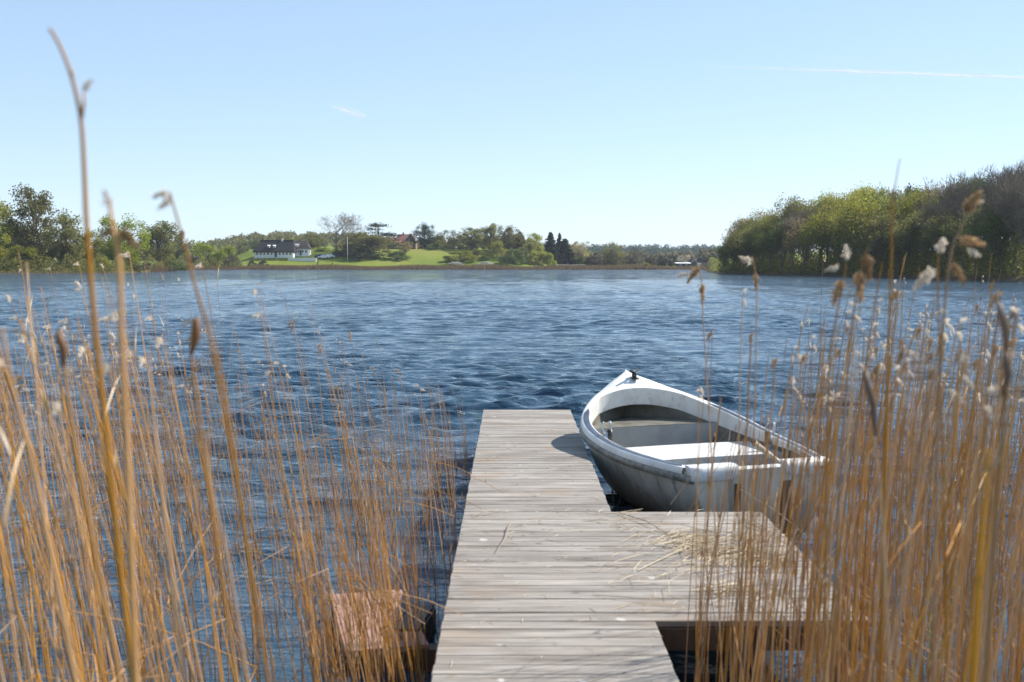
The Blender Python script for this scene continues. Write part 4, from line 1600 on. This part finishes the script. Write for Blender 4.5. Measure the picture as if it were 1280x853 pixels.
def hero(Y, path, r0, label, parts=(), r1=None, mat='reed', extend=True):
    """a reed close to the lens, its stem measured as a polyline at distance Y"""
    P = [at_y(px, py, Y) for px, py in path]
    if extend and P[-1].z > 0:
        d = (P[-1] - P[-2]); P.append(P[-1] + d * ((P[-1].z + .05) / max(-d.z, 1e-4)))
    P = P[::-1]
    base = P[0].copy()
    # smooth polyline
    Q = []
    for i in range(len(P) - 1):
        p0, p1, p2, p3 = P[max(i - 1, 0)], P[i], P[i + 1], P[min(i + 2, len(P) - 1)]
        for k in range(4):
            t = k / 4
            Q.append(.5 * ((2 * p1) + (p2 - p0) * t + (2 * p0 - 5 * p1 + 4 * p2 - p3) * t * t + (3 * p1 - p0 - 3 * p2 + p3) * t ** 3) - base)
    Q.append(P[-1] - base)
    mb = MB(); stalk_mb(mb, Q, r0, r1 or r0 * .45, 7)
    o = mb.build('reed', M[mat], None, True); o.location = base
    tag(o, label, 'reed')
    r = random.Random(int(path[0][0]))
    for kind, px, py, arg in parts:
        c = at_y(px, py, Y) - base
        m = MB()
        if kind in ('fluff', 'brown'):
            tuft(m, c, arg[0], arg[1], arg[2], r, .5, .003)
            m.build('seed_head', M['fluff' if kind == 'fluff' else 'fluffbrown'], o)
        elif kind == 'sheath':
            e = at_y(*arg, Y) - base
            mid = c.lerp(e, .5) + Vector((.004, 0, 0))
            m.tube([c, c.lerp(e, .25), mid, e], [.0025, .0065, .0065, .003], 7); m.build('leaf_sheath', M['reedbrown'], o, True)
        elif kind == 'leaf':
            e = at_y(*arg[0], Y) - base
            d = e - c
            ribbon(m, c, d + Vector((0, 0, .3 * d.length)), d.length * 1.08, arg[1], .5, 8, .25); m.build('leaf', M['reedleaf'], o, True)
        elif kind == 'branch':
            e = at_y(*arg, Y) - base
            m.tube([c, c.lerp(e, .5) + Vector((.002, 0, 0)), e], [.0026, .002, .0012], 6); m.build('side_stem', M['reed'], o, True)
    return o


hero(1.45, [(62, 36), (75, 58), (90, 98), (101, 150), (105, 210), (108, 280), (116, 380), (134, 560), (166, 853)], .0042,
     'tallest reed, its hooked tip near the top left corner',
     [('branch', 101, 150, (105, 112)), ('fluff', 105, 112, ((.2, 0, .3), .014, 24)), ('branch', 90, 98, (87, 85))])
hero(1.35, [(137, 250), (140, 280), (149, 330), (152, 420), (159, 560), (170, 853)], .0046,
     'thick blurred reed with a brown knob, right of the tallest reed',
     [('fluff', 136, 256, ((-.1, 0, .5), .016, 30)), ('brown', 150, 290, ((.3, 0, -.2), .018, 70)), ('brown', 140, 285, ((-.3, 0, -.2), .014, 50))])
hero(1.75, [(212, 240), (220, 268), (232, 312), (246, 365), (264, 425), (290, 560), (335, 853)], .0032,
     'slender arching reed with a white plume against the sky at left',
     [('fluff', 211, 241, ((-1, 0, -.1), .020, 34)), ('fluff', 214, 250, ((-1, 0, -.5), .018, 24))])
hero(1.8, [(241, 402), (239, 440), (246, 500), (258, 590), (296, 853)], .0034,
     'reed with a dark brown curled sheath and pale tuft at left',
     [('sheath', 247, 396, (238, 445)), ('leaf', 246, 398, ((229, 408), .012))])
hero(1.6, [(76, 415), (82, 470), (95, 560), (150, 853)], .0040,
     'reed with a brown sheath and long pale leaf blowing left',
     [('sheath', 73, 412, (79, 460)), ('leaf', 74, 437, ((8, 412), .020))])
hero(2.0, [(258, 540), (262, 600), (285, 700), (310, 853)], .0032,
     'reed with a short cream leaf blade folded down beside the left bed',
     [('leaf', 262, 535, ((240, 560), .018))])
hero(1.5, [(2, 410), (20, 500), (45, 600), (95, 853)], .0042, 'thick bare reed at the far left edge of the bed')
hero(1.7, [(185, 440), (196, 560), (230, 853)], .0038, 'stout reed snapped short between the blurred stems at left')
hero(4.15, [(862, 313), (872, 330), (877, 352), (879, 400), (884, 480), (893, 640), (903, 853)], .0030,
     'reed with a curled orange plume above the boat, leftmost on the right',
     [('brown', 874, 335, ((-.3, 0, -.3), .045, 70)), ('fluff', 864, 322, ((-1, 0, 0), .04, 34)), ('fluff', 862, 342, ((-1, 0, -.1), .035, 24)), ('brown', 878, 355, ((0, 0, -.5), .05, 40))])
hero(4.0, [(940, 320), (944, 340), (946, 370), (944, 480), (940, 640), (935, 853)], .0026,
     'straight reed with a small white plume above the boat stern',
     [('fluff', 940, 328, ((-.3, 0, .2), .04, 44)), ('brown', 945, 342, ((0, 0, -.4), .04, 34))])
hero(2.2, [(1215, 248), (1203, 282), (1192, 305), (1185, 345), (1178, 420), (1172, 560), (1166, 853)], .0036,
     'reed with a large brown double plume in front of the wood',
     [('brown', 1208, 265, ((.2, 0, .4), .04, 90)), ('fluff', 1214, 256, ((.4, 0, .2), .02, 24)), ('brown', 1200, 300, ((.6, 0, 0), .035, 60)), ('fluff', 1210, 312, ((.8, 0, -.3), .02, 24)), ('brown', 1192, 330, ((.2, 0, -.3), .03, 40))])
hero(2.3, [(1125, 198), (1119, 232), (1115, 262), (1114, 330), (1111, 420), (1106, 580), (1100, 853)], .0042,
     'tallest reed on the right, its thin tip rising above the wood', r1=.0008)
hero(2.0, [(1082, 462), (1088, 500), (1094, 560), (1103, 660), (1112, 853)], .0036,
     'reed with a long cream flag leaf blowing left over the boat stern',
     [('leaf', 1083, 461, ((1034, 492), .020)), ('sheath', 1082, 464, (1094, 545))])
hero(1.75, [(1250, 380), (1257, 430), (1258, 490), (1248, 600), (1232, 853)], .0042,
     'reed with a thick dark brown sheath near the right edge',
     [('sheath', 1249, 378, (1258, 440)), ('sheath', 1258, 440, (1256, 495)), ('brown', 1257, 480, ((0, 0, -1), .03, 30))])
hero(2.3, [(1173, 318), (1172, 350), (1174, 420), (1178, 560), (1184, 853)], .0030,
     'reed crowned by two big white seed tufts in front of the wood',
     [('fluff', 1174, 316, ((.1, 0, .4), .028, 60)), ('fluff', 1168, 338, ((-.3, 0, -.2), .036, 90))])
hero(1.6, [(1236, 560), (1230, 640), (1222, 740), (1216, 853)], .0058,
     'thick dark reed with an orange bent leaf at the lower right',
     [('leaf', 1232, 590, ((1250, 572), .022))])
hero(2.4, [(1085, 308), (1078, 330), (1070, 370), (1062, 440), (1050, 600), (1040, 853)], .0030,
     'leaning reed with a slim brown head left of the tallest right reed',
     [('brown', 1082, 318, ((.1, 0, -.4), .035, 50)), ('brown', 1076, 340, ((0, 0, -.6), .04, 40))])
hero(2.6, [(1057, 330), (1055, 350), (1045, 400), (1036, 480), (1030, 853)], .0030,
     'reed with an off white tuft and brown head above the boat transom',
     [('fluff', 1058, 325, ((0, 0, .3), .03, 40)), ('brown', 1054, 350, ((-.2, 0, -.4), .04, 60)), ('fluff', 1048, 335, ((-.5, 0, 0), .022, 22))])


def shoots():
    g = random.Random(4)
    mb = MB()
    k = 0
    for (px, py, z, H) in [(766, 625, .0, .55), (768, 640, 0, .35), (823, 638, 0, .45), (826, 636, 0, .28), (437, 800, 0, .35), (442, 836, 0, .35), (520, 846, 0, .45), (447, 840, 0, .3), (500, 850, 0, .3), (408, 790, 0, .35),
                           (985, 835, 0, .4), (1165, 800, 0, .35), (1240, 760, 0, .3), (1160, 845, 0, .3), (598, 530, 0, .25)]:
        p = at_z(px, py, 0.0)
        if XL - .03 < p.x < XR + .03 and p.y < Y1: p.x = XR + .05 if p.x > .2 else XL - .06
        if p.x < XP + .03 and p.x > .4 and PY0 - .05 < p.y < PY1 + .05: p.y = PY1 + .3
        m = MB()
        ribbon(m, (0, 0, -.03), (g.uniform(-.12, .12), g.uniform(-.1, .1), 1), H, .011, .15, 6, .2)
        ribbon(m, (.01, .005, -.03), (g.uniform(-.3, .3), g.uniform(-.1, .1), 1), H * .6, .008, .2, 6, .2)
        o = m.build('green_shoot', M['shoot']); o.location = p
        where = 'by the boat hull' if 700 < px < 900 else ('left of the jetty' if px < 640 else 'right of the jetty')
        tag(o, f'fresh green reed shoot in the water {where}', 'shoot', f'green shoots {where}')


shoots()


# ------------------------------------------------------------------ straw on the boards
def straw():
    r = random.Random(8)
    mb = MB()
    heaps = [(r.gauss(900, 40), r.gauss(690, 20), r.uniform(4, 16), r.gauss(.35, .7)) for q in range(16)]
    for i in range(640):
        hp = r.choice(heaps)
        c = at_z(r.gauss(hp[0], hp[2] * 1.5), r.gauss(hp[1], hp[2] * .5), DZ) if i < 500 else Vector((r.uniform(.55, XP), r.uniform(PY0, PY1), DZ))
        if not (XL + .05 < c.x < XP - .1 and PY0 + .1 < c.y < PY1 - .1): continue
        an = r.gauss(hp[3], .5); L = r.uniform(.04, .14) if r.random() < .6 else r.uniform(.14, .42)
        d = Vector((math.cos(an), math.sin(an), 0))
        z = DZ + .004 + r.random() ** 2 * .045
        p = Vector((c.x, c.y, z))
        b = r.gauss(0, .14)
        n = Vector((-d.y, d.x, 0))
        mb.tube([p - d * L / 2, p + n * b * L + Vector((0, 0, r.uniform(0, .01))), p + d * L / 2 + Vector((0, 0, r.uniform(-.003, .012)))], [.0016, .0018, .001], 4, cap=False)
    for i in range(260):
        c = Vector((r.uniform(XL, XR), r.uniform(3.5, 12), DZ))
        if r.random() < .5: c = Vector((r.uniform(XL, XP), r.uniform(PY0, PY1), DZ))
        an = r.uniform(0, 6.28); L = r.uniform(.015, .08)
        d = Vector((math.cos(an), math.sin(an), 0))
        p = c + Vector((0, 0, .003))
        mb.tube([p - d * L / 2, p + Vector((r.gauss(0, .006), r.gauss(0, .006), .002)), p + d * L / 2], [.001, .0014, .001], 4, cap=False)
    o = mb.build('straw_litter', M['straw'])
    tag(o, 'tangle of broken reed straw scattered on the side platform', 'straw', kind='stuff')
    for (a, b, lab) in [((798, 713), (930, 656), 'long fallen reed lying diagonally across the straw on the platform'),
                        ((856, 690), (946, 668), 'shorter fallen reed lying beside the straw heap'),
                        ((770, 640), (835, 668), 'dark fallen reed lying from the inner corner onto the platform'),
                        ((590, 646), (626, 638), 'pale fallen reed lying near the left edge of the jetty'),
                        ((640, 652), (620, 690), 'thin bent reed lying in the middle of the jetty'),
                        ((925, 612), (1010, 672), 'fallen reed leaning over the far edge of the platform')]:
        p, q = at_z(*a, DZ + .008), at_z(*b, DZ + .012)
        m = MB(); mid = p.lerp(q, .55) + Vector((.02, .015, .012))
        m.tube([p, p.lerp(mid, .5) + Vector((-.01, 0, .004)), mid, q], [.003, .003, .0026, .0016], 6, cap=False)
        o = m.build('fallen_reed', M['straw' if 'dark' not in lab else 'reedbrown'], None, True)
        tag(o, lab, 'fallen reed')
    for i, (a, b) in enumerate([((10, 655), (110, 650)), ((170, 708), (205, 702)), ((320, 730), (380, 725)), ((300, 690), (352, 700)), ((330, 640), (400, 660)), ((455, 600), (520, 612)), ((1120, 660), (1280, 655)), ((1210, 700), (1290, 702)), ((560, 640), (545, 610)), ((1130, 590), (1230, 596))]):
        p, q = at_z(*a, .012), at_z(*b, .012)
        m = MB(); m.tube([p, p.lerp(q, .4) + Vector((0, .05, .01)), q], [.004, .004, .002], 6, cap=False)
        o = m.build('floating_reed', M['straw'], None, True)
        wh = 'left of the jetty' if a[0] < 640 else 'right of the jetty'
        tag(o, f'pale broken reed floating flat on the water {wh}', 'floating reed', f'floating reeds {wh}')


straw()

# ------------------------------------------------------------------ sky things
def mat_vapour(name, strength, axis_fade):
    k = NT(name)
    tc = k.n('ShaderNodeTexCoord')
    lw = k.n('ShaderNodeLayerWeight', Blend=0.5)
    f = k.math('POWER', k.math('SUBTRACT', 1.0, lw.outputs['Facing']), 1.6)
    mp = k.n('ShaderNodeMapping'); mp.inputs['Scale'].default_value = axis_fade[2]; k.l(tc.outputs['Object'], mp.inputs['Vector'])
    f = k.math('MULTIPLY', f, k.ramp(k.noise(mp.outputs[0], 1.0, 4), [(0.30, 0.25), (0.65, 1.0)]))
    if axis_fade[0]:
        sep = k.n('ShaderNodeSeparateXYZ'); k.l(tc.outputs['Object'], sep.inputs[0])
        mr = k.n('ShaderNodeMapRange'); k.l(sep.outputs['X'], mr.inputs['Value'])
        mr.inputs['From Min'].default_value = axis_fade[0]; mr.inputs['From Max'].default_value = axis_fade[1]
        f = k.math('MULTIPLY', f, mr.outputs[0])
    f = k.math('MULTIPLY', f, strength)
    d = k.n('ShaderNodeBsdfDiffuse'); d.inputs['Color'].default_value = (.9, .9, .9, 1)
    t2 = k.n('ShaderNodeBsdfTranslucent'); t2.inputs['Color'].default_value = (.9, .9, .9, 1)
    ad = k.n('ShaderNodeMixShader', Fac=.5); k.l(d.outputs[0], ad.inputs[1]); k.l(t2.outputs[0], ad.inputs[2])
    tr = k.n('ShaderNodeBsdfTransparent')
    ms = k.n('ShaderNodeMixShader'); k.l(f, ms.inputs['Fac']); k.l(tr.outputs[0], ms.inputs[1]); k.l(ad.outputs[0], ms.inputs[2])
    k.l(ms.outputs[0], k.out.inputs['Surface'])
    return k.m


def sky_things():
    a = at_y(870, 82.5, 20000); b = at_y(1420, 102, 20000)
    d = b - a
    m = MB(); m.tube([d * (i / 12) for i in range(13)], [16 + 22 * min(1, i / 4) for i in range(13)], 14)
    o = m.build('contrail', mat_vapour('contrail_vapour', .6, (0.001, d.x * .35, (.002, .01, .01))), None, True)
    o.location = a; tag(o, 'thin white aircraft trail high in the sky at upper right', 'contrail')
    c = at_y(435, 139, 15000)
    m = MB()
    for dx, dz, sx, sz in ((-90, 35, 150, 40), (40, -10, 190, 50), (150, -60, 110, 32)):
        rows = []
        for i in range(13):
            th = math.pi * i / 12
            rows.append([(dx + math.cos(th) * sx, math.sin(th) * math.cos(p) * sz * 2, dz - math.cos(th) * sx * -.25 * -1 + math.sin(th) * math.sin(p) * sz) for p in [2 * math.pi * j / 16 for j in range(16)]])
        m.grid(rows, close=True)
    o = m.build('cloud', mat_vapour('cloud_vapour', .34, (0, 0, (.006, .006, .012))), None, True)
    o.location = c; tag(o, 'small faint white cloud wisp in the upper left sky', 'cloud')


sky_things()

# ------------------------------------------------------------------ haze
HAZE = 0.00013
if HAZE > 0:
    m = MB(); m.box((0, 2900, 60), (9000, 6400, 130))
    k = NT('air'); k.t.nodes.remove(k.b)
    pv = k.n('ShaderNodeVolumePrincipled'); pv.inputs['Density'].default_value = HAZE; pv.inputs['Color'].default_value = (.80, .88, 1, 1); pv.inputs['Anisotropy'].default_value = .2
    k.l(pv.outputs[0], k.out.inputs['Volume'])
    o = m.build('haze', k.m); tag(o, 'thin bluish air over the lake', kind='stuff')

# ------------------------------------------------------------------ light, sky, camera
AZ, EL = math.radians(63), math.radians(41)
world = bpy.data.worlds.new('World'); scene.world = world; world.use_nodes = True
nt = world.node_tree
sky = nt.nodes.new('ShaderNodeTexSky'); sky.sky_type = 'NISHITA'; sky.sun_disc = False
sky.sun_elevation = EL; sky.sun_rotation = AZ; sky.air_density = 0.6; sky.dust_density = 0.0; sky.ozone_density = 3.0
# a flatter, hazier spring sky than the clean model gives
gm = nt.nodes.new('ShaderNodeGamma'); gm.inputs['Gamma'].default_value = 0.45
hs = nt.nodes.new('ShaderNodeHueSaturation'); hs.inputs['Saturation'].default_value = 1.22; hs.inputs['Value'].default_value = 2.2
nt.links.new(sky.outputs[0], gm.inputs['Color']); nt.links.new(gm.outputs[0], hs.inputs['Color'])
tint = nt.nodes.new('ShaderNodeMix'); tint.data_type = 'RGBA'; tint.blend_type = 'MULTIPLY'; tint.inputs['Factor'].default_value = 1
tint.inputs['B'].default_value = (0.98, 1.02, 1.03, 1)
nt.links.new(hs.outputs[0], tint.inputs['A']); nt.links.new(tint.outputs['Result'], nt.nodes['Background'].inputs['Color'])
nt.nodes['Background'].inputs['Strength'].default_value = 0.102
sd = Vector((math.sin(AZ) * math.cos(EL), math.cos(AZ) * math.cos(EL), math.sin(EL)))
sl = bpy.data.lights.new('sun', 'SUN'); sl.energy = 4.0; sl.angle = math.radians(.53); sl.color = (1, .95, .87)
so = bpy.data.objects.new('sun', sl); COL.objects.link(so); so.rotation_euler = sd.to_track_quat('Z', 'Y').to_euler(); so.location = sd * 50

cam = bpy.data.cameras.new('camera'); co = bpy.data.objects.new('camera', cam); COL.objects.link(co)
cam.sensor_width = 36; cam.lens = 36 * F / 1280
cam.clip_start = 0.05; cam.clip_end = 60000
co.location = (0, 0, CZ); co.rotation_euler = (math.pi / 2 - PIT, 0, 0)
cam.dof.use_dof = True; cam.dof.focus_distance = 30.0; cam.dof.aperture_fstop = 4.2
scene.camera = co
vs = scene.view_settings
vs.view_transform = 'Standard'; vs.look = 'None'; vs.exposure = 1.10; vs.gamma = 1.0; vs.use_curve_mapping = False
scene.cycles.use_denoising = True; scene.cycles.sample_clamp_direct = 6; scene.cycles.sample_clamp_indirect = 4
scene.cycles.max_bounces = 8; scene.cycles.transparent_max_bounces = 12; scene.cycles.volume_bounces = 0
